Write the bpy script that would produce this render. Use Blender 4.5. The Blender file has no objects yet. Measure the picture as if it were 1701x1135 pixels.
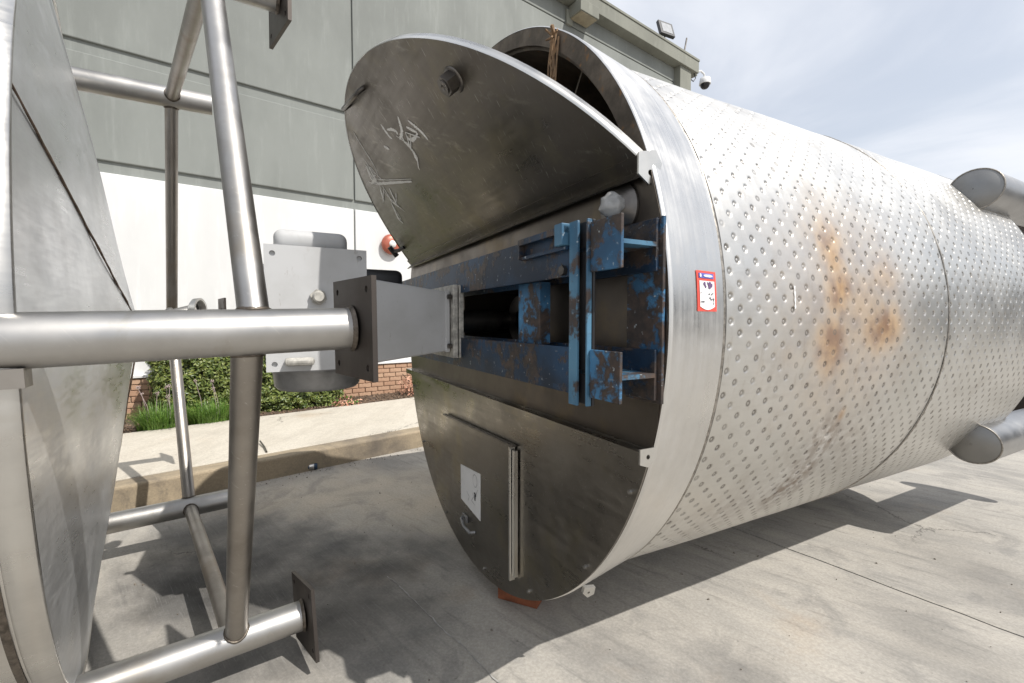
import bpy, bmesh, math, random
import numpy as np
from mathutils import Vector, Matrix, Euler, noise as mnoise
R = math.radians
random.seed(7)
rng = np.random.default_rng(7)
sc = bpy.context.scene
COL = sc.collection

# ------------------------------------------------------------------ camera, sky, sun, exposure
cam = bpy.data.cameras.new('camera'); cam.sensor_width = 36; cam.lens = 15.805
cam.clip_start = 0.02; cam.clip_end = 2000
co = bpy.data.objects.new('camera', cam); COL.objects.link(co)
co.location = (0, 0, 1.45); co.rotation_euler = (math.pi/2 - 0.0446, 0, 0)
sc.camera = co
SUN = Vector((0.70, -0.429, 1.0)).normalized()
SUN_EL = math.asin(SUN.z); SUN_ROT = math.atan2(SUN.x, SUN.y)
w = bpy.data.worlds.new('World'); sc.world = w; w.use_nodes = True
nt = w.node_tree; nt.nodes.clear()
def wn(t, **k):
    n = nt.nodes.new(t)
    for a, v in k.items(): setattr(n, a, v)
    return n
sky = wn('ShaderNodeTexSky', sky_type='NISHITA', sun_disc=False, sun_elevation=SUN_EL, sun_rotation=SUN_ROT)
sky.air_density = 1.2; sky.dust_density = 2.0; sky.ozone_density = 1.0
tc = wn('ShaderNodeTexCoord'); sp = wn('ShaderNodeSeparateXYZ'); nt.links.new(tc.outputs['Generated'], sp.inputs[0])
def wm(op, a, b=None):
    n = wn('ShaderNodeMath', operation=op)
    for i, v in enumerate((a, b)):
        if v is None: continue
        if isinstance(v, (int, float)): n.inputs[i].default_value = v
        else: nt.links.new(v, n.inputs[i])
    return n.outputs[0]
den = wm('ADD', wm('MAXIMUM', sp.outputs[2], 0.0), 0.22)
cx_ = wm('DIVIDE', sp.outputs[0], den); cy_ = wm('DIVIDE', sp.outputs[1], den)
cb = wn('ShaderNodeCombineXYZ'); nt.links.new(cx_, cb.inputs[0]); nt.links.new(cy_, cb.inputs[1])
n1 = wn('ShaderNodeTexNoise'); n1.inputs['Scale'].default_value = 1.1; n1.inputs['Detail'].default_value = 9; n1.inputs['Roughness'].default_value = 0.52
n1.inputs['Distortion'].default_value = 0.5
nt.links.new(cb.outputs[0], n1.inputs['Vector'])
mr = wn('ShaderNodeMapRange', interpolation_type='SMOOTHSTEP'); mr.inputs[1].default_value = 0.33; mr.inputs[2].default_value = 0.62
mr.inputs[3].default_value = 0.55; mr.inputs[4].default_value = 1.0
nt.links.new(n1.outputs['Fac'], mr.inputs[0])
mx = wn('ShaderNodeMix', data_type='RGBA'); nt.links.new(mr.outputs[0], mx.inputs['Factor'])
nt.links.new(sky.outputs[0], mx.inputs['A']); mx.inputs['B'].default_value = (7.5, 7.75, 8.3, 1)
bg = wn('ShaderNodeBackground'); bg.inputs[1].default_value = 0.10; nt.links.new(mx.outputs['Result'], bg.inputs[0])
wo = wn('ShaderNodeOutputWorld'); nt.links.new(bg.outputs[0], wo.inputs[0])
sl = bpy.data.lights.new('sun', 'SUN'); sl.energy = 3.9; sl.angle = R(0.55); sl.color = (1, 0.96, 0.90)
so = bpy.data.objects.new('sun', sl); COL.objects.link(so); so.rotation_euler = SUN.to_track_quat('Z', 'Y').to_euler(); so.location = (10, -6, 15)
sc.view_settings.view_transform = 'Standard'; sc.view_settings.look = 'None'
sc.view_settings.exposure = 0.33; sc.view_settings.gamma = 1.0; sc.view_settings.use_curve_mapping = False
sc.render.engine = 'CYCLES'; sc.cycles.use_denoising = True
sc.cycles.max_bounces = 8; sc.cycles.diffuse_bounces = 4; sc.cycles.glossy_bounces = 5; sc.cycles.sample_clamp_indirect = 6

# ------------------------------------------------------------------ material helpers
class M:
    """small wrapper round one node material"""
    def __init__(s, name):
        s.m = bpy.data.materials.new(name); s.m.use_nodes = True
        s.t = s.m.node_tree; s.t.nodes.clear()
        s.b = s.n('ShaderNodeBsdfPrincipled'); o = s.n('ShaderNodeOutputMaterial'); s.l(s.b.outputs[0], o.inputs[0])
        s.tc = s.n('ShaderNodeTexCoord').outputs['Object']
    def n(s, t, **k):
        x = s.t.nodes.new(t)
        for a, v in k.items(): setattr(x, a, v)
        return x
    def l(s, a, b): s.t.links.new(a, b)
    def set(s, sock, v):
        if isinstance(v, bpy.types.NodeSocket): s.l(v, sock)
        elif isinstance(v, (tuple, list)) and len(v) == 3 and sock.type == 'RGBA': sock.default_value = (*v, 1)
        else: sock.default_value = v
    def p(s, **k):
        names = dict(col='Base Color', rough='Roughness', metal='Metallic', normal='Normal', spec='Specular IOR Level', alpha='Alpha', trans='Transmission Weight', aniso='Anisotropic', sss='Subsurface Weight')
        for a, v in k.items(): s.set(s.b.inputs[names[a]], v)
        return s
    def noise(s, scale, detail=5, rough=.55, stretch=(1, 1, 1), rot=(0, 0, 0), dist=0, off=(0, 0, 0), col=False):
        mp = s.n('ShaderNodeMapping', vector_type='TEXTURE'); mp.inputs['Scale'].default_value = tuple(1 / q for q in stretch); mp.inputs['Rotation'].default_value = rot; mp.inputs['Location'].default_value = off
        s.l(s.tc, mp.inputs[0])
        x = s.n('ShaderNodeTexNoise'); x.inputs['Scale'].default_value = scale; x.inputs['Detail'].default_value = detail
        x.inputs['Roughness'].default_value = rough; x.inputs['Distortion'].default_value = dist
        s.l(mp.outputs[0], x.inputs['Vector'])
        return x.outputs['Color' if col else 'Fac']
    def mr(s, v, a, b, c=0., d=1., smooth=True):
        x = s.n('ShaderNodeMapRange', interpolation_type='SMOOTHSTEP' if smooth else 'LINEAR')
        s.set(x.inputs[0], v)
        for i, k in zip((1, 2, 3, 4), (a, b, c, d)): x.inputs[i].default_value = k
        return x.outputs[0]
    def mix(s, f, a, b, mode='MIX'):
        x = s.n('ShaderNodeMix', data_type='RGBA', blend_type=mode)
        s.set(x.inputs['Factor'], f); s.set(x.inputs['A'], a); s.set(x.inputs['B'], b)
        return x.outputs['Result']
    def math(s, op, a, b=None, clamp=False):
        x = s.n('ShaderNodeMath', operation=op, use_clamp=clamp)
        s.set(x.inputs[0], a)
        if b is not None: s.set(x.inputs[1], b)
        return x.outputs[0]
    def spot(s, c, r, soft=1.0, wob=0.0, wobscale=8):
        """1 inside an ellipsoid round c with radii r, fading out, edges broken up by noise"""
        sub = s.n('ShaderNodeVectorMath', operation='SUBTRACT'); s.l(s.tc, sub.inputs[0]); sub.inputs[1].default_value = c
        dv = s.n('ShaderNodeVectorMath', operation='DIVIDE'); s.l(sub.outputs[0], dv.inputs[0]); dv.inputs[1].default_value = r
        ln = s.n('ShaderNodeVectorMath', operation='LENGTH'); s.l(dv.outputs[0], ln.inputs[0])
        d = ln.outputs['Value']
        if wob: d = s.math('ADD', d, s.math('MULTIPLY', s.math('SUBTRACT', s.noise(wobscale, 5), .5), wob))
        return s.mr(d, 1 - soft * .75, 1.0 + soft * .25, 1, 0)
    def bump(s, h, strength=.3, dist=.01):
        x = s.n('ShaderNodeBump'); x.inputs['Strength'].default_value = strength; x.inputs['Distance'].default_value = dist
        s.set(x.inputs['Height'], h); s.l(x.outputs[0], s.b.inputs['Normal']); return s

def steel(name, col, rough, var=.12, brush=None, dark=(.16, .14, .12), dirt=.25, warm=None, metal=1.0, scuff=False):
    m = M(name)
    big = m.noise(1.7, 6, .6, off=(3, 1, 2)); fine = m.noise(22, 4, .6)
    c = m.mix(m.mr(big, .42, .78, 0, dirt), col, dark)
    if warm: c = m.mix(m.mr(m.noise(2.6, 5, .6, off=(9, 4, 1)), .5, .72, 0, .8), c, warm)
    c = m.mix(m.mr(fine, .3, .8, 0, var), c, tuple(x * .55 for x in col))
    if scuff:
        sc_ = m.noise(9, 7, .72, stretch=(1.6, .5, 1), rot=(.5, .4, .6), off=(2, 8, 1)); c = m.mix(m.mr(sc_, .56, .72, 0, .5), c, (.36, .34, .30))
        s2 = m.noise(60, 2, .5, stretch=(.05, 2.5, 2.5), rot=(.3, .9, .4)); c = m.mix(m.mr(s2, .66, .74, 0, .45), c, (.5, .48, .45))
    rr = m.mr(m.noise(4.5, 5, .6, off=(5, 5, 5)), .3, .75, rough - .07, rough + .12)
    if brush is not None:
        b = m.noise(30, 3, .6, stretch=brush)
        rr = m.math('ADD', rr, m.mr(b, .3, .7, -.05, .05)); m.bump(b, .03, .001)
    m.p(col=c, rough=rr, metal=metal)
    return m.m

MAT = {}
MAT['jacket'] = None
def mk_jacket():
    m = M('dimpled_stainless')
    base = m.mix(m.mr(m.noise(2.2, 6, .6), .35, .75, 0, .5), (.66, .65, .625), (.53, .515, .48))
    base = m.mix(m.mr(m.noise(40, 3, .6, stretch=(.15, 1, 1)), .45, .8, 0, .22), base, (.42, .40, .37))
    base = m.mix(m.mr(m.noise(5, 8, .7, off=(4, 1, 6), dist=.5), .5, .72, 0, .5), base, (.46, .43, .39))
    base = m.mix(m.mr(m.noise(13, 6, .7, stretch=(1, 1, .35), off=(1, 1, 9)), .58, .75, 0, .4), base, (.38, .34, .29))
    z = 1.45
    spots = [((.93, -1.28, z + .20), (.06, .3, .22), .65), ((1.05, -1.29, z + .05), (.50, .4, .42), .5), ((1.12, -1.29, z + .06), (.36, .4, .29), .6), ((.95, -1.28, z + .24), (.12, .3, .17), .9), ((.97, -1.29, z + .13), (.15, .3, .16), .95), ((1.30, -1.28, z + .19), (.22, .3, .14), .62), ((.90, -1.29, z + .05), (.09, .3, .2), .4),
             ((1.12, -1.28, z + .12), (.32, .3, .09), .5), ((.91, -1.29, z - .08), (.16, .3, .15), .85), ((1.28, -1.29, z - .02), (.23, .3, .14), .9), ((1.36, -1.29, z - .03), (.05, .3, .12), .45),
             ((1.1, -1.3, z + .06), (.46, .35, .36), .34), ((1.10, -1.24, z - .387), (.03, .2, .05), .8), ((1.02, -1.27, z - .2), (.28, .3, .22), .34)]
    f = None
    for c, r, k in spots:
        q = m.math('MULTIPLY', m.spot(c, tuple(q * 1.2 for q in r), 1.4, .9, 6), k)
        f = q if f is None else m.math('MAXIMUM', f, q)
    rust = m.mix(m.mr(m.noise(11, 5), .35, .65), (.19, .085, .028), (.44, .27, .12))
    base = m.mix(f, base, rust)
    g = None
    for c, r, k in [((1.04, -1.1, z - .70), (.17, .4, .2), .95), ((1.06, -1.2, z - .50), (.13, .3, .16), .85), ((1.3, -1.15, z - .55), (.35, .4, .25), .3), ((.7, -1.0, z - .8), (.3, .5, .2), .3)]:
        q = m.math('MULTIPLY', m.spot(c, r, 1.2, 1.1, 12), k); g = q if g is None else m.math('MAXIMUM', g, q)
    base = m.mix(m.math('MULTIPLY', g, m.mr(m.noise(20, 4), .35, .6, .3, 1)), base, (.16, .11, .07))
    # darkened ring in each dimple, from the mesh attribute
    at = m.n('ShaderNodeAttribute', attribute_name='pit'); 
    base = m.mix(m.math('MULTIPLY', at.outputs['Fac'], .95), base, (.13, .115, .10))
    dielec = m.math('SUBTRACT', 1.0, m.math('MULTIPLY', m.math('MAXIMUM', f, g), .85))
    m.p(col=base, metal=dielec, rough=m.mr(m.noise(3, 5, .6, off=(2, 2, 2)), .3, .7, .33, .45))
    m.bump(m.noise(60, 2, .5, stretch=(.05, 1, 1)), .04, .001)
    return m.m
MAT['jacket'] = mk_jacket()
MAT['band'] = steel('plain_band_stainless', (.71, .70, .68), .34, brush=(2.5, .06, .06), dirt=.2, dark=(.4, .38, .35))
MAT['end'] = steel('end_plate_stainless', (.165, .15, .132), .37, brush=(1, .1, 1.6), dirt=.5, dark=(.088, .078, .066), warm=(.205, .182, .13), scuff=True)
MAT['endlow'] = steel('lower_plate_stainless', (.265, .248, .222), .33, brush=(1, .1, 1.6), dirt=.5, dark=(.135, .122, .105), warm=(.33, .295, .21), scuff=True)  # end steel made lighter, brighter reflections put into the colour
MAT['endbright'] = steel('edge_stainless', (.70, .69, .66), .30)
MAT['pipe'] = steel('pipe_stainless', (.44, .43, .415), .43, dirt=.8, dark=(.20, .185, .165), warm=(.31, .275, .225), scuff=True)
MAT['brace'] = steel('brace_stainless', (.35, .325, .295), .44, dirt=.7, dark=(.16, .14, .12), warm=(.26, .215, .165), scuff=True)
MAT['cone'] = steel('cone_stainless', (.66, .675, .69), .36, brush=(.4, .4, 3), dirt=.7, dark=(.42, .415, .41), metal=.82)
MAT['shell'] = steel('shell_stainless', (.62, .61, .585), .36, brush=(.1, .1, 2.5), dirt=.3)
MAT['footplate'] = steel('foot_plate_steel', (.10, .088, .08), .5, dirt=.6, dark=(.06, .05, .045))
MAT['legshade'] = steel('leg_end_shaded_steel', (.27, .27, .265), .42)  # darker copy of the leg steel, shade on the caps put into its colour
MAT['legcap'] = steel('leg_stainless', (.42, .42, .42), .36)
def plain(name, col, rough=.6, metal=0., var=.25, scale=9, bump=0.):
    m = M(name); n = m.noise(scale, 6, .6)
    m.p(col=m.mix(m.mr(n, .3, .72, 0, 1), col, tuple(c * (1 - var) for c in col)), rough=rough, metal=metal)
    if bump: m.bump(n, bump, .01)
    return m.m
MAT['rim'] = None
def mk_rim():
    m = M('dirty_rim_plate')
    c = m.mix(m.mr(m.noise(7, 6, .65), .35, .7), (.085, .07, .055), (.20, .165, .13)); c = m.mix(m.mr(m.noise(16, 4, .6, off=(4, 0, 2)), .6, .72), c, (.26, .14, .06))
    m.p(col=c, rough=.55, metal=.5).bump(m.noise(40, 4), .25, .004); return m.m
MAT['rim'] = mk_rim()
MAT['inner'] = plain('dark_inner_steel', (.07, .06, .05), .6, .4)
MAT['slot'] = steel('slot_panel_steel', (.14, .123, .107), .42, dirt=.6, dark=(.08, .068, .056), warm=(.23, .175, .10))
def mk_blue(name, a=.47, rust=(.036, .030, .028), dk=(.012, .038, .075), lt=(.05, .165, .31)):
    m = M(name)
    n = m.noise(6.5, 8, .62, stretch=(1, .8, 1.0), dist=.3); n2 = m.noise(26, 5, .6)
    f = m.mr(m.math('ADD', n, m.math('MULTIPLY', m.math('SUBTRACT', n2, .5), .5)), a, a + .10)
    blue = m.mix(m.mr(m.noise(3.5, 4, off=(1, 7, 3)), .35, .68), dk, lt)
    c = m.mix(f, blue, m.mix(m.mr(n2, .4, .75), rust, (.085, .058, .045)))
    c = m.mix(m.mr(m.noise(19, 7, .75, stretch=(1, .5, 1.5), off=(3, 3, 8)), .57, .68, 0, .55), c, lt)
    c = m.mix(m.mr(m.noise(75, 3, .6, stretch=(1, .15, 1)), .68, .76, 0, .6), c, (.20, .22, .23))
    c = m.mix(m.mr(m.noise(45, 3), .66, .74, 0, .7), c, (.45, .5, .52))
    m.p(col=c, rough=.5, spec=.4).bump(f, .35, .004); return m.m
MAT['blue'] = mk_blue('chipped_blue_paint', .41, dk=(.02, .07, .14), lt=(.07, .22, .40))
MAT['blueshade'] = mk_blue('worn_shaded_blue_paint', .49, (.034, .03, .03), (.008, .018, .036), (.018, .055, .115))  # worn blue made darker, with the beams' shade put into the colour
MAT['blueedge'] = mk_blue('bright_blue_paint', .50, (.05, .045, .045), (.03, .09, .16), (.10, .235, .35))
def mk_grey():
    m = M('grey_machine_paint')
    c = m.mix(m.mr(m.noise(3, 6, .6), .35, .7), (.50, .505, .51), (.42, .42, .415)); c = m.mix(m.mr(m.noise(12, 6, .7, stretch=(1, 1, .5)), .6, .75, 0, .5), c, (.30, .27, .23))
    c = m.mix(m.mr(m.noise(30, 5, .75, stretch=(1, 1, .3)), .62, .74, 0, .6), c, (.22, .19, .16)); c = m.mix(m.mr(m.noise(2.2, 7, .65, off=(5, 2, 2)), .54, .72, 0, .55), c, (.36, .345, .32)); m.p(col=c, rough=.48).bump(m.noise(60, 3), .05, .002); return m.m
MAT['grey'] = mk_grey()
MAT['greyedge'] = plain('scuffed_grey_paint', (.55, .53, .48), .55, var=.6, scale=30)
MAT['drum'] = plain('motor_drum', (.30, .30, .30), .4, .5, var=.45)
MAT['black'] = plain('black_plastic', (.018, .018, .02), .4)
MAT['darksteel'] = plain('dark_bolt_steel', (.20, .185, .17), .38, .9, var=.5)
MAT['bolt'] = plain('bolt_steel', (.5, .49, .47), .32, 1.0, var=.3)
MAT['weld'] = plain('weld_bead', (.17, .145, .12), .5, .8, var=.6, scale=60)
MAT['tankweld'] = plain('tank_weld_bead', (.40, .37, .33), .45, .9, var=.5, scale=70)
MAT['rustline'] = plain('rusty_seam', (.21, .15, .11), .6, .4, var=.6, scale=30)
MAT['chalk'] = plain('chalk', (.92, .905, .87), .9, var=.25, scale=80)
MAT['paper'] = plain('white_paper', (.74, .74, .74), .7, var=.08)
MAT['ink'] = plain('dark_ink', (.04, .04, .05), .6)
MAT['faint'] = plain('faded_print', (.50, .50, .51), .7)
MAT['red'] = plain('red_print', (.72, .085, .06), .45, var=.12)
MAT['bluep'] = plain('blue_print', (.10, .12, .42), .45, var=.12)
MAT['lilac'] = plain('pale_lilac_print', (.60, .64, .88), .5, var=.1)
MAT['violet'] = plain('violet_pen', (.13, .07, .17), .6)
MAT['plastic'] = plain('cloudy_plastic', (.36, .36, .355), .2, var=.35, scale=25)
MAT['wood'] = plain('red_brown_timber', (.27, .085, .035), .7, var=.5, scale=14)
MAT['dry'] = plain('dry_plant', (.30, .19, .105), .85, var=.5, scale=30)
MAT['bell'] = plain('red_bell', (.42, .12, .075), .4, .2)
MAT['bellc'] = plain('white_bell_centre', (.75, .74, .72), .4)

def concrete(name, a, b, stain, streak_rot, stainamt=.8, spots=(), streak=.5, fine_scale=70, warm=()):
    m = M(name)
    st = m.noise(2.2, 8, .66, stretch=(.5, 1.7, 1), rot=(0, 0, streak_rot), dist=.6)
    c = m.mix(m.mr(st, .36, .66), a, b)
    c = m.mix(m.mr(m.noise(.7, 7, .62, dist=.6, off=(2.3, 5.1, 0)), .47, .70, 0, stainamt), c, stain)
    c = m.mix(m.mr(m.noise(9, 7, .65, stretch=(.3, 2.4, 1), rot=(0, 0, streak_rot)), .5, .8, 0, streak), c, tuple(x * .55 for x in stain))
    c = m.mix(m.mr(m.noise(1.3, 6, .6, off=(8, 3, 0)), .58, .75, 0, .38), c, (.47, .36, .25))
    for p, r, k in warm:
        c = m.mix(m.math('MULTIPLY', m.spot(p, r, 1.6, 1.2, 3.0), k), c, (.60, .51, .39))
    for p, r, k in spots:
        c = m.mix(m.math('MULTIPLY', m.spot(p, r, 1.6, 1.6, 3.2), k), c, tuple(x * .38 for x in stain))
    c = m.mix(m.mr(m.noise(2.6, 9, .68, dist=.8, off=(1.7, 4.4, 0)), .50, .68, 0, stainamt * .75), c, stain)
    c = m.mix(m.mr(m.noise(55, 4, .7, stretch=(.12, 3, 1), rot=(0, 0, streak_rot)), .52, .75, 0, streak * .55), c, tuple(min(1, x * 2.7) for x in stain))
    f = m.noise(fine_scale, 5, .7)
    c = m.mix(m.mr(f, .35, .7, .24, 0), c, (.06, .055, .05))
    vo = m.n('ShaderNodeTexVoronoi', feature='DISTANCE_TO_EDGE'); vo.inputs['Scale'].default_value = .55; wv_ = m.n('ShaderNodeVectorMath', operation='MULTIPLY_ADD')
    m.l(m.noise(3, 6, .7, col=True), wv_.inputs[0]); wv_.inputs[1].default_value = (.45, .45, 0); m.l(m.tc, wv_.inputs[2]); m.l(wv_.outputs[0], vo.inputs['Vector'])
    c = m.mix(m.math('MULTIPLY', m.mr(vo.outputs['Distance'], 0, .007, .7, 0), m.mr(m.noise(.9, 3, off=(6, 6, 0)), .52, .62)), c, (.07, .065, .06))
    c = m.mix(m.mr(m.noise(28, 4, .7, off=(1, 2, 3)), .64, .72, 0, .5), c, (.10, .09, .08))
    m.p(col=c, rough=.85, spec=.25)
    m.bump(m.math('ADD', m.math('MULTIPLY', f, .5), m.math('MULTIPLY', st, .8)), .28, .006)
    return m.m
JA = math.atan2(-.70, .71)
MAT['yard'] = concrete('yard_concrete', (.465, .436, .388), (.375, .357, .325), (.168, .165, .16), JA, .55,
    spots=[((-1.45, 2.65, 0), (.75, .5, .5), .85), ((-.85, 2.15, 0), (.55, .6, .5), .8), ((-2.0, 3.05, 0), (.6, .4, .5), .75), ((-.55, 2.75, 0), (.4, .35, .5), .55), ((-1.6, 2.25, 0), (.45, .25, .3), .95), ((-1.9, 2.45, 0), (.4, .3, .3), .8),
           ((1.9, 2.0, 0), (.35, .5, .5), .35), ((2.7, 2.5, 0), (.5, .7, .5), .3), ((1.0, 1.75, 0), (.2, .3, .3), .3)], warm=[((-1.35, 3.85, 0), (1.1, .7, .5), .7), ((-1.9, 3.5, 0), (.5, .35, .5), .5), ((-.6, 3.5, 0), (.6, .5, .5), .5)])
MAT['walk'] = concrete('sidewalk_concrete', (.60, .555, .475), (.53, .485, .41), (.43, .39, .33), .9, .4, streak=.15)
MAT['kerb'] = concrete('kerb_concrete', (.40, .325, .225), (.29, .24, .17), (.14, .12, .10), .0, .8, streak=.3)
MAT['joint'] = plain('joint_dark', (.035, .032, .03), .95)
MAT['filler'] = plain('joint_filler', (.46, .45, .43), .9, var=.5, scale=25)
def mk_wall(name, col, k=.22):
    m = M(name)
    c = m.mix(m.mr(m.noise(.8, 6, .6, stretch=(1, 1, .5)), .35, .7), col, tuple(x * (1 - k) for x in col))
    c = m.mix(m.mr(m.noise(3, 6, .7, stretch=(2, 2, .25), off=(4, 4, 4)), .50, .72, 0, .45), c, tuple(min(1, x * 1.27) for x in col))
    m.p(col=c, rough=.75, spec=.3).bump(m.noise(45, 5, .6), .12, .004); return m.m
MAT['wallgrey'] = mk_wall('grey_green_wall_paint', (.232, .245, .230))
MAT['wallwhite'] = mk_wall('white_wall_paint', (.66, .66, .652), .10)
MAT['coping'] = mk_wall('coping_paint', (.225, .228, .195))
def mk_brick():
    m = M('salmon_brick'); oi = m.n('ShaderNodeObjectInfo')
    c = m.mix(oi.outputs['Random'], (.40, .24, .155), (.48, .32, .215)); c = m.mix(m.mr(m.noise(30, 5), .4, .7, 0, .6), c, (.30, .17, .11))
    m.p(col=c, rough=.85).bump(m.noise(60, 4), .3, .004); return m.m
MAT['brick'] = mk_brick()
MAT['mortar'] = plain('mortar', (.40, .30, .22), .9)
MAT['soil'] = plain('bark_soil', (.115, .082, .058), .95, var=.65, scale=24, bump=.8)
def mk_leaf(name, a, b, rough=.42):
    m = M(name); g = m.n('ShaderNodeNewGeometry')
    m.p(col=m.mix(g.outputs['Random Per Island'], a, b), rough=rough, spec=.45); return m.m
MAT['hedge'] = mk_leaf('hedge_leaf', (.06, .10, .022), (.21, .24, .06))
MAT['grass'] = mk_leaf('grass_blade', (.07, .16, .022), (.17, .28, .05))
MAT['stalk'] = mk_leaf('flower_stalk', (.30, .25, .20), (.46, .36, .38), .8)
MAT['drypetal'] = mk_leaf('dry_flower', (.45, .20, .13), (.62, .38, .27), .8)
MAT['can'] = plain('blue_can', (.05, .09, .15), .35, .6, var=.5, scale=25)
MAT['grill'] = plain('lamp_lens', (.42, .43, .44), .2)
MAT['treeleaf'] = mk_leaf('tree_leaf', (.035, .065, .02), (.09, .13, .04))
MAT['bark'] = plain('bark', (.12, .09, .065), .9, var=.5, scale=12)
MAT['shed'] = mk_wall('yard_shed_paint', (.17, .185, .20), .2)

# ------------------------------------------------------------------ object helpers
def link(name, me, parent=None, loc=(0, 0, 0), rot=None):
    o = bpy.data.objects.new(name, me); COL.objects.link(o)
    if parent: o.parent = parent
    o.location = loc
    if rot is not None: o.rotation_euler = rot
    return o
def tag(o, label=None, cat=None, group=None, kind=None):
    if label: o['label'] = label
    if cat: o['category'] = cat
    if group: o['group'] = group
    if kind: o['kind'] = kind
    return o
def empty(name, loc, rz=0, **k):
    o = link(name, None, None, loc, (0, 0, rz)); o.empty_display_size = .2
    return tag(o, **k)
class B:
    """collects geometry for one mesh"""
    def __init__(s): s.v = []; s.f = []; s.mi = []; s.sm = []
    def add(s, v, f, sm=False, mi=0):
        k = len(s.v); s.v += [tuple(map(float, q)) for q in v]
        s.f += [tuple(i + k for i in q) for q in f]; s.sm += [sm] * len(f); s.mi += [mi] * len(f); return s
    def box(s, x0, x1, y0, y1, z0, z1, bev=0.0, mi=0):
        bm = bmesh.new(); bmesh.ops.create_cube(bm, size=1)
        for q in bm.verts:
            q.co = Vector((x0 + (q.co.x + .5) * (x1 - x0), y0 + (q.co.y + .5) * (y1 - y0), z0 + (q.co.z + .5) * (z1 - z0)))
        if bev: bmesh.ops.bevel(bm, geom=bm.edges[:] , offset=bev, segments=2, affect='EDGES', profile=.5)
        return s.bm(bm, mi=mi)
    def bm(s, bm, T=None, sm=False, mi=0):
        bm.verts.index_update()
        vs = [(T @ q.co if T else q.co) for q in bm.verts]
        s.add(vs, [[q.index for q in f.verts] for f in bm.faces], sm, mi); bm.free(); return s
    def tube(s, pts, r, seg=24, cap=True, mi=0):
        """round bar through pts; r one radius or one per point"""
        pts = [Vector(p) for p in pts]; n = len(pts); rr = r if isinstance(r, (list, tuple)) else [r] * n
        d0 = (pts[1] - pts[0]).normalized(); u = d0.orthogonal().normalized(); vs = []
        for i, p in enumerate(pts):
            d = (pts[min(i + 1, n - 1)] - pts[max(i - 1, 0)]).normalized(); u = (u - d * u.dot(d)).normalized(); w_ = d.cross(u)
            vs += [p + (u * math.cos(a) + w_ * math.sin(a)) * rr[i] for a in (2 * math.pi * k / seg for k in range(seg))]
        f = [(i * seg + k, i * seg + (k + 1) % seg, (i + 1) * seg + (k + 1) % seg, (i + 1) * seg + k) for i in range(n - 1) for k in range(seg)]
        s.add(vs, f, True, mi)
        if cap:
            b = len(s.v) - n * seg
            s.v += s.v[b:b + seg] + s.v[b + (n - 1) * seg:b + n * seg]; e = len(s.v)
            s.f += [tuple(range(e - 2 * seg, e - seg))[::-1], tuple(range(e - seg, e))]; s.sm += [False, False]; s.mi += [mi, mi]
        return s
    def lathe(s, prof, o, ax, seg=48, a0=0., a1=2 * math.pi, u=None, sm=True, mi=0):
        """profile (distance along ax, radius) turned round the line o + t ax; sharp corners: repeat a point"""
        o = Vector(o); ax = Vector(ax).normalized(); u = (Vector(u) if u is not None else ax.orthogonal()).normalized(); w_ = ax.cross(u)
        full = abs(a1 - a0 - 2 * math.pi) < 1e-6; m = seg if full else seg + 1; vs = []
        for t, r in prof:
            for k in range(m):
                a = a0 + (a1 - a0) * k / seg; vs.append(o + ax * t + (u * math.cos(a) + w_ * math.sin(a)) * r)
        f = []
        for i in range(len(prof) - 1):
            if prof[i] == prof[i + 1]: continue
            for k in range(seg):
                k2 = (k + 1) % m
                q = (i * m + k, i * m + k2, (i + 1) * m + k2, (i + 1) * m + k)
                f.append(q)
        return s.add(vs, f, sm, mi)
    def build(s, name, mat, parent=None, dz=0., **k):
        me = bpy.data.meshes.new(name)
        v = [(x, y, z + dz) for x, y, z in s.v] if dz else s.v
        me.from_pydata(v, [], s.f)
        for m_ in (mat if isinstance(mat, (list, tuple)) else [mat]): me.materials.append(m_)
        me.polygons.foreach_set('use_smooth', s.sm); me.polygons.foreach_set('material_index', s.mi)
        bm = bmesh.new(); bm.from_mesh(me); bmesh.ops.recalc_face_normals(bm, faces=bm.faces); bm.to_mesh(me); bm.free()
        me.update()
        return tag(link(name, me, parent), **k)
def fill_plate(outline, holes, th):
    """flat plate (2-D outline with holes) in the xy plane, from z=0 to z=th, as a bmesh"""
    bm = bmesh.new(); ed = []
    for loop in [outline] + list(holes):
        vs = [bm.verts.new((x, y, 0)) for x, y in loop]
        ed += [bm.edges.new((vs[i], vs[(i + 1) % len(vs)])) for i in range(len(vs))]
    bmesh.ops.triangle_fill(bm, use_beauty=True, edges=ed)
    r = bmesh.ops.extrude_face_region(bm, geom=bm.faces[:])
    for q in r['geom']:
        if isinstance(q, bmesh.types.BMVert): q.co.z += th
    bmesh.ops.recalc_face_normals(bm, faces=bm.faces)
    return bm
def circ(x, y, r, n=16): return [(x + r * math.cos(2 * math.pi * k / n), y + r * math.sin(2 * math.pi * k / n)) for k in range(n)]
def frame(o, X, Y, Z): 
    return Matrix(((X[0], Y[0], Z[0], o[0]), (X[1], Y[1], Z[1], o[1]), (X[2], Y[2], Z[2], o[2]), (0, 0, 0, 1)))
def hexnut(b, o, ax, r, h, mi=0):
    b.lathe([(0, 0), (0, r), (0, r), (h, r), (h, r), (h, 0)], o, ax, 6, sm=False, mi=mi); return b

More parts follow.
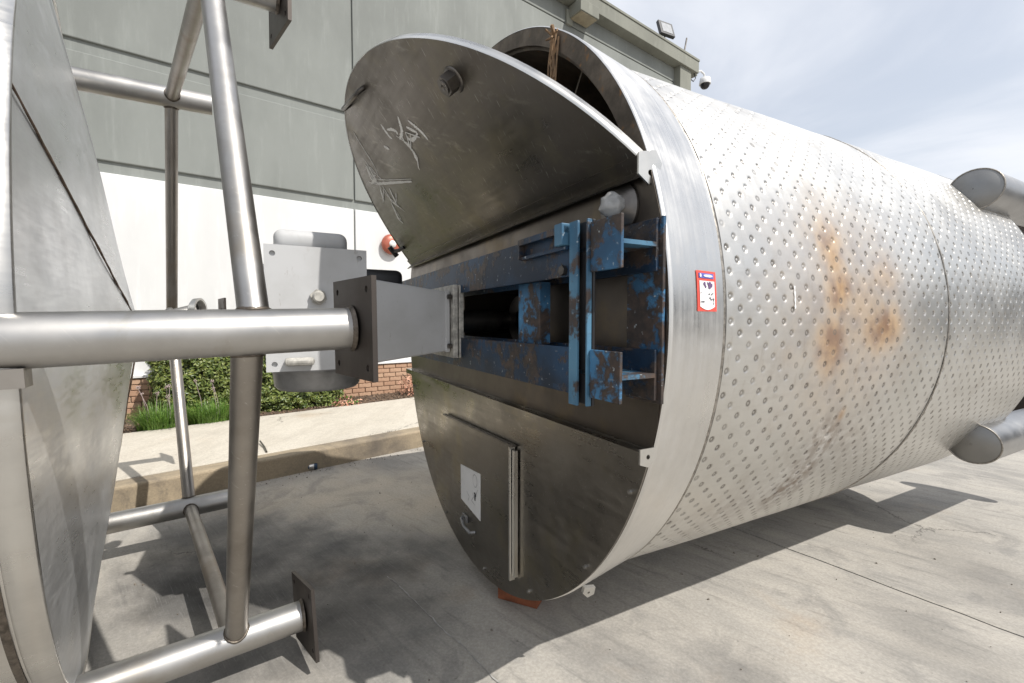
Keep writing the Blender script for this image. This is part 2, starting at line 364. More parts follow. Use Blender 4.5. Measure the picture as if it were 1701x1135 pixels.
# ================================================================== GROUND, KERB, SIDEWALK
BD = Vector((.8006, .5992, 0)); BNN = Vector((.5992, -.8006, 0))        # along the wall / out of the wall
WK = 7.8 / 7.2
BROOT = (-BNN.x * 7.8, -BNN.y * 7.8, 0); BROT = math.atan2(.5992, .8006)
def bw(b, y, z=0.):       # building frame -> world
    return Vector(BROOT) + BD * b - BNN * y + Vector((0, 0, z))
gb = B(); gb.add([(-400, -400, -.03), (400, -400, -.03), (400, 400, -.03), (-400, 400, -.03)], [(0, 1, 2, 3)])
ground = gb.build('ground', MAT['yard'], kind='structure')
def kerb_line(b): return -3.311 + .0977 * (b + .374)
def ragged(p0, p1, amp, step=.06, seed=0):
    p0, p1 = Vector(p0), Vector(p1); d = p1 - p0; L = d.length; n = Vector((-d.y, d.x, 0)).normalized(); k = max(2, int(min(L, 9) / step)); out = []
    for i in range(k + 1):
        t = i / k; p = p0 + d * (t * min(L, 9) / L)
        out.append(p + n * amp * (mnoise.noise((p.x * 7 + seed, p.y * 7, 0)) + .6 * mnoise.noise((p.x * 25 + seed, p.y * 25, 3))))
    if L > 9: out.append(p1)
    return out
def at_line(p, d, t): return Vector((p[0] + d[0] * t, p[1] + d[1] * t, 0))
def kerb_hit(p, d):      # where a joint line meets the kerb line
    k0 = bw(-10, kerb_line(-10)); k1 = bw(10, kerb_line(10)); kd = k1 - k0
    A = np.array([[d[0], -kd.x], [d[1], -kd.y]]); t = np.linalg.solve(A, np.array([k0.x - p[0], k0.y - p[1]]))[0]; return t
J1 = ((-.955, 2.784), Vector((.655, -.755, 0)).normalized()); J2 = ((1.755, 2.822), Vector((.588, -.809, 0)).normalized())
K0 = bw(-45, kerb_line(-45)); K1 = bw(45, kerb_line(45))
h1 = at_line(*J1, kerb_hit(*J1)); h2 = at_line(*J2, kerb_hit(*J2))
e1 = at_line(*J1, 60); e2 = at_line(*J2, 60)
side = Vector((.755, .655, 0))
def offl(pts, g): return [p + side * g for p in pts]
l1 = ragged(h1, e1, .006, seed=1); l2 = ragged(h2, e2, .007, seed=5)
def slab(pts, name='concrete_slab'):
    n = len(pts); c = B()
    bm = bmesh.new(); vs = [bm.verts.new((p.x, p.y, 0)) for p in pts]; f = bm.faces.new(vs)
    if f.normal.z < 0: f.normal_flip()
    r = bmesh.ops.extrude_face_region(bm, geom=[f])
    for q in r['geom']:
        if isinstance(q, bmesh.types.BMVert): q.co.z -= .028
    bmesh.ops.triangulate(bm, faces=bm.faces[:])
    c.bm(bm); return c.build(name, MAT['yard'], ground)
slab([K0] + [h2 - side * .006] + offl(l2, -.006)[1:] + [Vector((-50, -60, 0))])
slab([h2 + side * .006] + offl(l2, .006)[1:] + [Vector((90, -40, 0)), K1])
fb = B(); lf = ragged(at_line(*J1, .38), at_line(*J1, 1.9), .010, .025, seed=9)
a_, b_ = [p - side * (.001 + .007 * abs(mnoise.noise(p * 21))) for p in lf], [p + side * (.001 + .007 * abs(mnoise.noise(p * 17))) for p in lf]
fb.add([(p.x, p.y, .003 + .002 * random.random()) for p in a_] + [(p.x, p.y, .003) for p in b_], [(i, i + 1, len(lf) + i + 1, len(lf) + i) for i in range(len(lf) - 1)])
fb.build('joint_filler', MAT['filler'], ground)

KH = .19
yd = lambda y, sl, b: y
walk = empty('sidewalk', BROOT, BROT, kind='structure')
kerb = empty('kerb', BROOT, BROT, kind='structure')
SL = .0977
def prism(b0, b1, f0, f1, z0, z1, bev=.008):
    """stone between b0 and b1, front and back edges given as functions of b"""
    bm = bmesh.new(); bmesh.ops.create_cube(bm, size=1)
    for q in bm.verts:
        b_ = b0 if q.co.x < 0 else b1; y = (f0 if q.co.y < 0 else f1)(b_); q.co = Vector((b_, y, z0 if q.co.z < 0 else z1))
    if bev: bmesh.ops.bevel(bm, geom=[e for e in bm.edges if all(v.co.z > z1 - .001 for v in e.verts)], offset=bev, segments=2, affect='EDGES', profile=.5)
    return B().bm(bm)
wb = lambda b: -1.18 + .0813 * (b + .474)
k = -9.6
while k < 24:
    prism(k + .004, k + 6.096, lambda b: kerb_line(b), lambda b: kerb_line(b) + .205, -.02, KH, .018).build('kerb_stone', MAT['kerb'], kerb); k += 6.1
k = -11.35
while k < 24:
    prism(k + .004, k + 3.596, lambda b: kerb_line(b) + .211, wb, .02, KH + .003, .006).build('paving_slab', MAT['walk'], walk); k += 3.6
planter = tag(prism(-12, 24, lambda b: wb(b) + .004, lambda b: max(0.3, wb(b) + .3), .0, KH - .03, 0).build('planting_bed', MAT['soil']), kind='structure')
planter.location = BROOT; planter.rotation_euler = (0, 0, BROT)
# loose bark lumps on the bed
bk = B()
for i in range(2600):
    b = random.uniform(-1.2, 5); y = random.uniform(wb(b) + .01, -.02) if wb(b) < -.05 else None
    if y is None: continue
    s = random.uniform(.008, .03); bm = bmesh.new(); bmesh.ops.create_cube(bm, size=1)
    bk.bm(bm, Matrix.Translation((b, y, KH - .028)) @ Euler((random.random() * 6, random.random() * 6, random.random() * 6)).to_matrix().to_4x4() @ Matrix.Diagonal((s * 1.6, s, s * .5, 1)))
o = bk.build('bark_mulch', plain('bark_chips', (.20, .135, .09), .9, var=.6, scale=20), kind='stuff'); o.location = BROOT; o.rotation_euler = (0, 0, BROT)

gt = B()
for i in range(420):
    if i % 3: b = random.uniform(-1.2, 3.2); p = bw(b, kerb_line(b) - abs(random.gauss(0, .07)) - .01)
    else: p = Vector((random.uniform(-2.2, 3.2), random.uniform(1.2, 4.2), 0))
    s_ = random.choice((.002, .002, .003, .003, .004, .006)); bm = bmesh.new(); bmesh.ops.create_icosphere(bm, subdivisions=1, radius=s_)
    gt.bm(bm, Matrix.Translation((p.x, p.y, s_ * .5)) @ Euler((random.random() * 6, random.random() * 6, 0)).to_matrix().to_4x4() @ Matrix.Diagonal((1.4, 1, .7, 1)))
gt.build('loose_grit', plain('grit', (.26, .23, .19), .9, var=.6, scale=40), kind='stuff')

# ================================================================== WAREHOUSE
bld = empty('warehouse', BROOT, BROT, label='grey-green tilt-up warehouse with white lower wall behind the vessels', cat='building')
def wz(z): return 1.45 + (z - 1.4) * WK
ZR1t, ZR1b, ZR2t, ZR2b, ZTJ = wz(4.63), wz(4.49), wz(3.30), wz(3.16), wz(7.73)
ZTOP, ZCB = wz(8.40), wz(8.10)
BJ, BE = 2.30 * WK, 10.95 * WK
B().box(-14, BE - .002, .035, 16, 0, ZTOP - .02).build('wall_core', MAT['wallgrey'], bld)
xs = [-14, BJ - 9.4, BJ, BE - .002]
for i in range(3):
    x0, x1 = xs[i] + .012, xs[i + 1] - .012
    for nm, z0, z1, mt in (('wall_panel', .02, ZR2b, 'wallwhite'), ('wall_panel', ZR2t, ZR1b, 'wallgrey'), ('wall_panel', ZR1t, ZTJ - .012, 'wallgrey'), ('wall_panel', ZTJ + .012, ZCB, 'wallgrey')):
        B().box(x0, x1, 0, .045, z0, z1, .013).build(nm, MAT[mt], bld)
B().box(-14, 11.55 * WK * .965 + .4, -.27, .6, ZCB, ZTOP, .01).build('coping', MAT['coping'], bld)
B().box(-14, 11.55 * WK * .965 + .41, -.29, .6, ZTOP, ZTOP + .06, .006).build('coping_cap', MAT['coping'], bld)
B().box(10.75 * WK, 11.25 * WK, -.20, .5, 0, ZCB - .001, .006).build('pilaster', MAT['coping'], bld)
# brick plinth
B().box(-1.6, 5.4, -.035, -.001, .02, .70).build('plinth_mortar', MAT['mortar'], bld)
me_b = None
for r_ in range(8):
    x = -1.6 + (.11 if r_ % 2 else 0)
    while x < 5.2:
        if me_b is None:
            o = B().box(0, .21, -.018, .018, 0, .068, .005).build('brick', MAT['brick'], bld); me_b = o.data
        else: o = link('brick', me_b, bld)
        o.location = (x, -.040 + random.uniform(-.004, .004), .07 + r_ * .078); x += .222
B().box(-1.62, 5.42, -.085, -.001, .70, .735, .004).build('plinth_cap', MAT['paper'], bld)

def b_obj(bb, name, mat, label, cat, group=None):
    o = bb.build(name, mat, None, label=label, cat=cat, group=group); o.location = BROOT; o.rotation_euler = (0, 0, BROT); return o
def b_thing(name, loc, **k): return empty(name, tuple(bw(*loc)), BROT, **k)
# wall pack lamp under the coping
t = b_thing('wall_light', (7.15 * WK, 0, wz(7.75)), label='box-shaped wall light under the coping of the warehouse', cat='wall light')
B().box(-.30, .30, -.42, -.02, .10, .36, .01).build('housing', MAT['coping'], t)
B().box(-.26, .26, -.39, -.05, .085, .10).build('lens', plain('tan_lens', (.34, .29, .20), .5), t)  # tan lens closing the underside of the housing
B().box(-.38, -.20, -.06, -.002, -.05, .28, .006).build('bracket', MAT['coping'], t)
# flood light on the parapet
t = b_thing('flood_light', (10.1 * WK, -.2, ZTOP + .06), label='small square flood light standing on the parapet', cat='flood light')
fl = Matrix.Translation((0, 0, .33)) @ Euler((R(-18), 0, R(-12))).to_matrix().to_4x4()
def boxT(T, *a, bev=0.):
    q = B().box(*a, bev); q.v = [tuple(T @ Vector(v)) for v in q.v]; return q
boxT(fl, -.25, .25, -.03, .06, -.22, .22, bev=.01).build('housing', MAT['black'], t)
boxT(fl, -.175, .175, -.037, -.031, -.15, .15).build('lens', MAT['grill'], t)
B().tube([(0, .03, .0), (0, .05, .2)], .02, 8).build('bracket', MAT['darksteel'], t)
t = b_obj(B().tube([(11.02 * WK, -.1, ZTOP + .06), (11.16 * WK, -.1, ZTOP + .62)], .022, 8).box(11.0 * WK - .05, 11.0 * WK + .09, -.16, -.04, ZTOP + .06, ZTOP + .11), 'roof_antenna', MAT['darksteel'], 'thin dark antenna leaning at the corner of the roof', 'antenna')
# camera
t = b_thing('dome_camera', (11.26 * WK, -.05, wz(8.0) + .08), label='white dome security camera on a curved arm at the building corner', cat='camera')
B().box(0.005, .36, -.12, .12, .02, .36, .012).build('junction_box', MAT['coping'], t)
B().tube([(.36, 0, .12), (.55, 0, .27), (.75, 0, .34), (.92, 0, .31), (.98, 0, .2)], .028, 10).build('arm', MAT['paper'], t)
B().lathe([(.19, 0), (.19, .09), (.17, .15), (.05, .17), (0, .17), (0, .17), (0, 0)], (.98, 0, .02), (0, 0, 1), 20).build('camera_housing', MAT['paper'], t)
B().lathe([(0, .14), (-.07, .125), (-.12, .08), (-.14, 0)], (.98, 0, .02), (0, 0, 1), 20).build('dome', MAT['black'], t)
B().tube([(.15, -.13, .06), (.22, -.15, -.1), (.12, -.14, -.22), (0.0, -.14, -.2)], .014, 6).build('cable', MAT['black'], t)
# fire bell
t = b_thing('fire_bell', (2.87 * WK, 0, wz(2.66)), label='red round fire bell on the white wall', cat='bell')
B().lathe([(0, .09), (.05, .09), (.05, .175), (.05, .175), (.075, .18), (.105, .165), (.13, .12), (.14, .05)], (0, 0, 0), (0, -1, 0), 32).build('gong', MAT['bell'], t)
B().lathe([(.135, .065), (.15, .06), (.155, 0)], (0, 0, 0), (0, -1, 0), 20).build('cap', MAT['bellc'], t)

# ================================================================== PLANTS
def leaf_cloud(n, pts_fn, size, out=None):
    v, f = [], []
    for i in range(n):
        p, nrm = pts_fn()
        d = Vector((random.gauss(0, 1), random.gauss(0, 1), random.gauss(0, 1))) * .55 + nrm
        d.normalize(); u = d.orthogonal().normalized(); u.rotate(Matrix.Rotation(random.uniform(0, 6.28), 3, d)); w_ = d.cross(u)
        s = size * random.uniform(.7, 1.35)
        q = len(v)
        v += [p - u * s, p + w_ * s * .5 + d * s * .12, p + u * s, p - w_ * s * .5 + d * s * .12]; f += [(q, q + 1, q + 2), (q, q + 2, q + 3)]
    return v, f
t = b_thing('hedge', (.92, -.36, KH - .03), label='clipped green box hedge against the wall in the planting bed', cat='hedge')
HX, HY, HZ = 1.15, .33, .98
def hedge_pt():
    c = random.random(); 
    x, y, z = random.uniform(-HX, HX), random.uniform(-HY, HY), random.uniform(.0, HZ)
    if c < .5: y = -HY; n = Vector((0, -1, .25))
    elif c < .75: z = HZ; n = Vector((0, -.2, 1))
    elif c < .88: x = -HX; n = Vector((-1, -.2, .2))
    else: x = HX; n = Vector((1, -.2, .2))
    k = mnoise.noise((x * 3, y * 3 + 9, z * 3)) * .11 + mnoise.noise((x * 9, y * 9 + 2, z * 9)) * .08 - abs(random.gauss(0, .04))
    p = Vector((x, y, z)) + n.normalized() * k; p.z = max(.0, p.z); return p, n
v, f = leaf_cloud(19000, hedge_pt, .024)
B().add(v, f).build('foliage', MAT['hedge'], t)
hs = B()
for i in range(60):
    x, y = random.uniform(-HX + .1, HX - .1), random.uniform(-.2, .2)
    hs.tube([(x, y, 0), (x + random.uniform(-.1, .1), y + random.uniform(-.08, .08), .5), (x + random.uniform(-.2, .2), y + random.uniform(-.1, .1), .85)], [.012, .008, .004], 5)
hs.build('stems', MAT['bark'], t)
bm = bmesh.new(); bmesh.ops.create_cube(bm, size=1); 
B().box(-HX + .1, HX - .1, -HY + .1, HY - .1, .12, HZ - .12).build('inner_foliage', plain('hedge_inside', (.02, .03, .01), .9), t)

def grass_clump(loc, n, hgt, flowers, label):
    t = b_thing('grass_clump', loc, label=label, cat='ornamental grass', group='grass clumps at the sidewalk edge')
    v, f = [], []
    for i in range(n):
        a = random.uniform(0, 6.283); r0 = random.random() ** .7 * .15; L = hgt * random.uniform(.6, 1.15); lean = random.uniform(.15, 1.1)
        p = Vector((math.cos(a) * r0 * 1.5, math.sin(a) * r0, 0)); a += random.gauss(0, .5); dr = Vector((math.cos(a), math.sin(a), 0)); sd = Vector((-dr.y, dr.x, 0)) * .0042
        pts = []
        for k in range(5):
            u = k / 4; pts.append(p + dr * (L * lean * .75 * u ** 1.6) + Vector((0, 0, L * (u - .48 * lean * u * u))))
        q = len(v)
        for k, c in enumerate(pts):
            s = sd * (1 - .85 * k / 4); v += [c - s, c + s]
        f += [(q + 2 * k, q + 2 * k + 1, q + 2 * k + 3, q + 2 * k + 2) for k in range(4)]
    B().add(v, f).build('blades', MAT['grass'], t)
    for i in range(flowers):
        a = random.uniform(0, 6.28); x, y = random.uniform(-.16, .12), random.uniform(-.06, .06); H = random.uniform(.36, .56); dx = random.uniform(-.13, .05)
        st = B().tube([(x, y, 0), (x + dx * .4, y, H * .6), (x + dx, y + random.uniform(-.03, .03), H)], .0028, 5)
        for k in range(14):
            st.tube([(x + dx, y, H), (x + dx + random.uniform(-.022, .022), y + random.uniform(-.02, .02), H + random.uniform(-.005, .035))], [.002, .005], 4)
        st.build('flower_stalk', MAT['stalk'], t)
grass_clump((-.16, -1.05, KH - .035), 950, .36, 6, 'bright green grass clump with several pale flower stalks, the left one')
grass_clump((.33, -1.0, KH - .035), 850, .34, 3, 'bright green grass clump to the right of the clump with most flower stalks')
def low_plant(loc, n, size, spread, h, mat, label, cat, mixg=0):
    t = b_thing('low_shrub', loc, label=label, cat=cat)
    def pf():
        a = random.uniform(0, 6.28); r_ = random.random() ** .5 * spread; z = random.random() * h * (1 - .5 * r_ / spread)
        return Vector((math.cos(a) * r_, math.sin(a) * r_ * .8, z + .01)), Vector((math.cos(a), math.sin(a), .8))
    v, f = leaf_cloud(n, pf, size); B().add(v, f).build('dry_flowers', mat, t, kind='stuff')
    st = B()
    for i in range(14):
        a = random.uniform(0, 6.28); st.tube([(0, 0, 0), (math.cos(a) * spread * .4, math.sin(a) * spread * .3, h * .5), (math.cos(a) * spread * .8, math.sin(a) * spread * .7, h * .85)], [.006, .004, .002], 5)
    st.build('stems', MAT['bark'], t)
    if mixg:
        v, f = leaf_cloud(mixg, pf, size * 1.1); B().add(v, f).build('leaves', MAT['grass'], t)
low_plant((3.42, -.42, KH - .03), 420, .028, .34, .44, MAT['drypetal'], 'dry reddish-brown shrub by the brick plinth near the tank', 'shrub')
low_plant((2.05, -.86, KH - .03), 130, .024, .22, .16, MAT['drypetal'], 'low plant with pinkish dry flowers at the end of the hedge', 'plant', 60)
# litter and small things on the ground
can = empty('drink_can', (-1.977, 4.366 - .04, .033), R(8), label='crushed blue drink can lying at the foot of the kerb', cat='can')
cb_ = B().lathe([(-.075, 0), (-.075, .022), (-.07, .028), (-.062, .033), (-.01, .030), (.02, .033), (.062, .032), (.07, .027), (.075, .025), (.072, .02), (.072, 0)], (0, 0, 0), (1, .2, 0), 20).build('can_body', MAT['can'], can)
B().lathe([(.0, .0335), (.02, .0345), (.045, .0335)], (0, 0, 0), (1, .2, 0), 20).build('silver_band', MAT['bolt'], can)
B().lathe([(-.0765, 0), (-.0765, .0235), (-.0708, .0288)], (0, 0, 0), (1, .2, 0), 20).build('can_end', MAT['bolt'], can)
p0, p1 = bw(.665, -2.591, KH + .012), bw(.668, -2.989, KH + .012)
tag(B().tube([p0 + Vector((0, 0, .02)), (p0 + p1) / 2 + Vector((.01, 0, .006)), p1], .008, 8).build('metal_rod', MAT['darksteel']), 'short dark rod lying across the sidewalk edge', 'rod')

# ================================================================== BIG DIMPLED TANK  (local x into the tank, y to the far side, z up)
TC = (-.1942, 2.43); TROT = math.atan2(.4654, .8851)
TZ = 1.45
tank = empty('dimpled_tank', (*TC, 0), TROT, label='large stainless tank lying on its side with a dimpled jacket and open end', cat='tank')
XA = (1, 0, 0)
def T(bb, name, mat, parent=tank, **k): return bb.build(name, mat, parent, dz=TZ, **k)
RR, RS = 1.35, 1.30
T(B().lathe([(.0, RR - .004), (.004, RR), (.012, RR), (.012, RR), (.275, RS + .008), (.275, RS + .008), (.275, RS - .02)], (0, 0, 0), XA, 192), 'plain_band', MAT['band'])
T(B().lathe([(.001, RR - .005), (.001, 1.282), (.001, 1.282), (.02, 1.282), (.02, 1.282), (.02, 1.27), (.02, 1.27), (.62, 1.27)], (0, 0, 0), XA, 128), 'rim_flange', MAT['rim'])
T(B().lathe([(.62, 0), (.62, 1.27)], (0, 0, 0), XA, 96, sm=False), 'inner_head', MAT['inner'])
wr = B()
for x, r0 in ((.283, .011), (1.92, .0065)):
    n = 300; pts = []
    wr.lathe([(x + r0 * math.cos(a) * .9, RS + .001 + r0 * math.sin(a) * .8) for a in np.linspace(math.pi, 0, 6)], (0, 0, 0), XA, 220)
for nm, x, r0 in (('seam_bead', .284, .009), ('seam_bead', 1.92, .0045)):
    q = B(); prof = [(x + r0 * math.cos(a), RS + .0005 + r0 * math.sin(a) * .75) for a in np.linspace(math.pi, 0, 6)]
    q.lathe(prof, (0, 0, 0), XA, 420)
    vv = []
    for i, (X_, Y_, Z_) in enumerate(q.v):
        k_ = 1 + .0016 * mnoise.noise((X_ * 60, Y_ * 40, Z_ * 40)); vv.append((X_ + .003 * mnoise.noise((3, Y_ * 9, Z_ * 9)), Y_ * k_, Z_ * k_))
    q.v = vv; T(q, nm, MAT['tankweld'])
# dark recessed line beside the first seam
T(B().lathe([(.2925, RS + .0012), (.2985, RS + .0012)], (0, 0, 0), XA, 200), 'seam_gap', MAT['joint'])

def dimple_jacket(x0, x1, NT=102, dx=.0452):
    cols = int((x1 - x0) / dx); dx = (x1 - x0) / cols; dth = 2 * math.pi / NT; S = dth * RS
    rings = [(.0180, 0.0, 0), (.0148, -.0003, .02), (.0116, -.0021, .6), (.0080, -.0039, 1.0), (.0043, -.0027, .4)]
    nb = 8; ang = np.radians([225, 270, 315, 0, 45, 90, 135, 180])
    bx = np.array([-.5, 0, .5, .5, .5, 0, -.5, -.5]) * dx; bs = np.array([-.5, -.5, -.5, 0, .5, .5, .5, 0]) * S
    V, F, PIT = [], [], []
    for c in range(cols):
        xc = x0 + (c + .5) * dx; st = .5 if c % 2 else 0.
        for k in range(NT):
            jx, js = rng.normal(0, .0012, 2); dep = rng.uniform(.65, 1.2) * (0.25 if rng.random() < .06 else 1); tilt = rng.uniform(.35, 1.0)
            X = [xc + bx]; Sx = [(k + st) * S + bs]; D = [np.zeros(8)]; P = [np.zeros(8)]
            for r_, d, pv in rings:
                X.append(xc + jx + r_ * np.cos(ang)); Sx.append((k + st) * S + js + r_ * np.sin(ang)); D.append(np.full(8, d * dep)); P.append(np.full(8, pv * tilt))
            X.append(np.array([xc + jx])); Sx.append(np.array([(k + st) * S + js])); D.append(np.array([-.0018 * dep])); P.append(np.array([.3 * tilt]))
            b0 = sum(len(a) for a in V)
            V.append(np.stack([np.concatenate(X), np.concatenate(Sx), np.concatenate(D)], 1)); PIT.append(np.concatenate(P))
            for i in range(5):
                for j in range(8):
                    j2 = (j + 1) % 8; F.append((b0 + i * 8 + j, b0 + i * 8 + j2, b0 + (i + 1) * 8 + j2, b0 + (i + 1) * 8 + j))
            for j in range(8): F.append((b0 + 40 + j, b0 + 40 + (j + 1) % 8, b0 + 48))
    return np.concatenate(V), F, np.concatenate(PIT)
def wavy(X, th):
    return .55 * (.0030 * np.sin(X * 3.1 + 2.2 * np.sin(th * 2)) + .0022 * np.sin(X * 7.3 + 3 * np.sin(th * 5 + 1)) + .0014 * np.sin(th * 11 + X * 4.0))
def jacket(x0, x1, name):
    V, F, PIT = dimple_jacket(x0, x1)
    th = V[:, 1] / RS; r_ = RS + V[:, 2] + wavy(V[:, 0], th)
    P = np.stack([V[:, 0], -r_ * np.cos(th), r_ * np.sin(th) + TZ], 1)
    me = bpy.data.meshes.new(name); me.from_pydata(P.tolist(), [], F)
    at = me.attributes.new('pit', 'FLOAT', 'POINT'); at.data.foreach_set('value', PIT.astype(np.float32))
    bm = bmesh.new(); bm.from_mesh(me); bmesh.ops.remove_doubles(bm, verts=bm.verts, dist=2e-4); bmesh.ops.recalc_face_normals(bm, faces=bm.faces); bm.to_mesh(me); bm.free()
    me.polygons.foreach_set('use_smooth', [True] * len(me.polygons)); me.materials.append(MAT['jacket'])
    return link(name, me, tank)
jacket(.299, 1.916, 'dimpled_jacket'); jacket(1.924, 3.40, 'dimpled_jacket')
T(B().lathe([(3.40, RS), (3.44, RS - .005), (3.55, 1.20), (3.66, .95), (3.72, .6), (3.75, 0)], (0, 0, 0), XA, 96), 'dished_head', MAT['legcap'])

def patch_on(r_, x0, x1, z0, z1, nz=10):
    q = B(); v = []
    for i in range(nz + 1):
        z = z0 + (z1 - z0) * i / nz; w_ = (x1 - x0) * (.35 + .2 * math.sin(i * 2.1)) ; xc = (x0 + x1) / 2
        for x in (xc - w_, xc + w_): rr_ = r_ + .003; v.append((x, -math.sqrt(rr_ * rr_ - z * z), z))
    return q.add(v, [(2 * i, 2 * i + 1, 2 * i + 3, 2 * i + 2) for i in range(nz)], True)
# ---- segment plates
def segment(R_, dc, n=72, y_scale=1.):
    th0 = math.asin(dc / R_); return [(R_ * math.cos(a), R_ * math.sin(a) - dc) for a in np.linspace(th0, math.pi - th0, n)]
# lower plate: closed, in the end plane
seg = segment(RR - .003, .37)
Tlow = frame((-.004, 0, -.37), (0, 1, 0), (0, 0, -1), (-1, 0, 0))
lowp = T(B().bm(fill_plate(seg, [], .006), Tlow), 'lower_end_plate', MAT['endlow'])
lip = B(); ch = RR * math.cos(math.asin(.37 / RR))
lip.box(-.045, -.0105, -ch + .01, ch - .01, -.378, -.372).box(-.05, -.045, -ch + .01, ch - .01, -.405, -.372)
T(lip, 'folded_lip', MAT['endlow'], lowp)
T(B().bm(fill_plate([(-.0, .0), (.055, .0), (.06, -.03), (.03, -.055), (0, -.045)], [circ(.03, -.025, .007, 10)], .006), frame((-.055, -ch + .004, -.362), (1, 0, 0), (0, 0, 1), (0, -1, 0))), 'hinge_ear', MAT['endbright'], lowp)
# access door on the lower plate
door = B()
dpts = [(.43, -.585), (-.47, -.56), (-.44, -1.17), (.36, -1.21)]
door.bm(fill_plate([(y, z) for y, z in dpts], [], .005), frame((-.0115, 0, 0), (0, 1, 0), (0, 0, 1), (-1, 0, 0)))
door = T(door, 'access_door', MAT['endlow'], lowp)
T(B().box(-.05, -.0105, -.47, .43, -.572, -.566).box(-.055, -.05, -.47, .43, -.60, -.566), 'door_top_lip', MAT['end'], door) if False else None
q = B(); q.box(-.040, -.017, -.49, .44, -.560, -.552)
for i, (x, y, z) in enumerate(q.v): q.v[i] = (x, y, z - .027 * (y + .49) / .93)
T(q, 'door_edge_top', MAT['darksteel'], door)
q = B().box(-.044, -.017, -.478, -.466, -1.175, -.562); q.box(-.034, -.017, -.505, -.485, -1.15, -.575)
T(q, 'door_edge_side', MAT['endbright'], door)
sheet = T(B().bm(fill_plate([(.193, -.832), (-.092, -.806), (-.090, -1.060), (-.05 - .03, -1.06), (.19, -1.035)], [], .0012), frame((-.0168, 0, 0), (0, 1, 0), (0, 0, 1), (-1, 0, 0))), 'instruction_sheet', MAT['paper'], lowp)
q = B()
def strokes(bb, lines, wd, place, wob=.25):
    """flat pen strokes: lines of 2-D points, turned into thin ribbons by place(u, v)"""
    for ln in lines:
        pts = [Vector((a, b, 0)) for a, b in ln]; P = []
        for i in range(len(pts) - 1):
            for k in range(6): P.append(pts[i].lerp(pts[i + 1], k / 6))
        P.append(pts[-1]); n = len(P); v = []
        for i, p in enumerate(P):
            d = (P[min(i + 1, n - 1)] - P[max(0, i - 1)]); d = d.normalized() if d.length > 1e-9 else Vector((1, 0, 0)); s = Vector((-d.y, d.x, 0)) * wd * (.5 + wob * (random.random() - .5) * 2) * (1 - .55 * abs(2 * i / (n - 1) - 1) ** 3)
            v += [place(*(p - s)[:2]), place(*(p + s)[:2])]
        bb.add(v, [(2 * i, 2 * i + 1, 2 * i + 3, 2 * i + 2) for i in range(n - 1)])
    return bb
pl = lambda u, v: (-.0187, u, v)
strokes(q, [[(-.02 + .03 * math.cos(a), -.865 + .035 * math.sin(a)) for a in np.linspace(0, 6.28, 10)], [(.02, -.93), (.0, -.96), (.03, -.99), (-.02, -1.0)], [(-.06, -.9), (-.03, -.94)], [(.1, -.96), (.06, -.98), (.08, -1.01)]], .006, pl)
T(q, 'faint_drawing', MAT['faint'], sheet)
T(strokes(B(), [[(-.005, -.935), (-.03, -.94), (-.02, -.95)], [(-.02, -.94), (-.018, -.975)]], .016, pl), 'ink_mark', MAT['ink'], sheet)
lt = B().box(-.03, -.0165, .08, .15, -1.14, -1.10, .004); lt.tube([(-.03, .125, -1.115), (-.045, .12, -1.12), (-.05, .07, -1.145), (-.046, -.01, -1.15), (-.018, -.02, -1.15)], .009, 12)
T(lt, 'door_latch', MAT['drum'], door)
for (y, z) in ((.462, -1.222), (-.127, -1.30), (-.60, -1.165), (-.998, -.86), (-1.218, -.518), (.95, -.88), (1.2, -.5)):
    q = hexnut(B(), (-.0102, y, z), (-1, 0, 0), .0085, .006); q.lathe([(.006, .006), (.012, .006), (.012, .006), (.012, 0)], (-.0102, y, z), (-1, 0, 0), 10); T(q, 'end_bolt', MAT['bolt'], lowp)
# upper plate: hinged on its chord, leaning out by 42.5 degrees
TAU = R(43.5); vv_ = Vector((-math.sin(TAU), 0, math.cos(TAU))); nn_ = Vector((-math.cos(TAU), 0, -math.sin(TAU)))
segu = segment(1.325, .40); cu = segu[0][0]
Tup = frame((0, 0, .44), (0, 1, 0), vv_, -nn_)
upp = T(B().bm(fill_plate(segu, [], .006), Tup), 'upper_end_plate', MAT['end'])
def upt(y, v, d=0.): return tuple(Vector((0, y, .44)) + vv_ * v + nn_ * d)
fl_ = B(); fv = []
n = len(segu)
for (y, v) in segu:
    c = Vector((y, v + .40, 0)).normalized()
    for (dr, dd) in ((0.001, .003), (.0035, 0), (.0035, -.026), (-.004, -.026)):
        fv.append(upt(y + c.x * dr, v + c.y * dr, dd))
fl_.add(fv, [(4 * i + k, 4 * i + 4 + k, 4 * i + 5 + k, 4 * i + 1 + k) for i in range(n - 1) for k in range(3)], True)
T(fl_, 'rolled_edge', MAT['endbright'], upp)
lip = B()
lipv = [(0.0, .0005), (.045, .0005), (.045, .006), (.006, .006), (.006, .05), (0.0, .05)]
v = [upt(y, vv, dd) for y in (-cu - .01, cu + .01) for dd, vv in lipv]
lip.add(v, [tuple(range(6)), tuple(range(6, 12))[::-1]] + [(i, (i + 1) % 6, 6 + (i + 1) % 6, 6 + i) for i in range(6)])
T(lip, 'folded_lip', MAT['end'], upp)
T(B().bm(fill_plate([(-.03, .03), (.035, .045), (.06, .01), (.045, -.03), (.01, -.055), (-.03, -.03)], [circ(.015, -.022, .009, 12)], .006), frame((-.02, -cu - .005, .445), (1, 0, 0), (0, 0, 1), (0, -1, 0))), 'hinge_ear', MAT['endbright'], upp)
nz = B(); hexnut(nz, upt(-.715, .562), nn_, .036, .05); nz.lathe([(.05, .024), (.055, .024), (.055, .024), (.055, .010), (.055, .010), (.045, .0)], upt(-.715, .562), nn_, 16); nz.lathe([(0, .046), (.005, .043), (.005, .03)], upt(-.715, .562), nn_, 24)
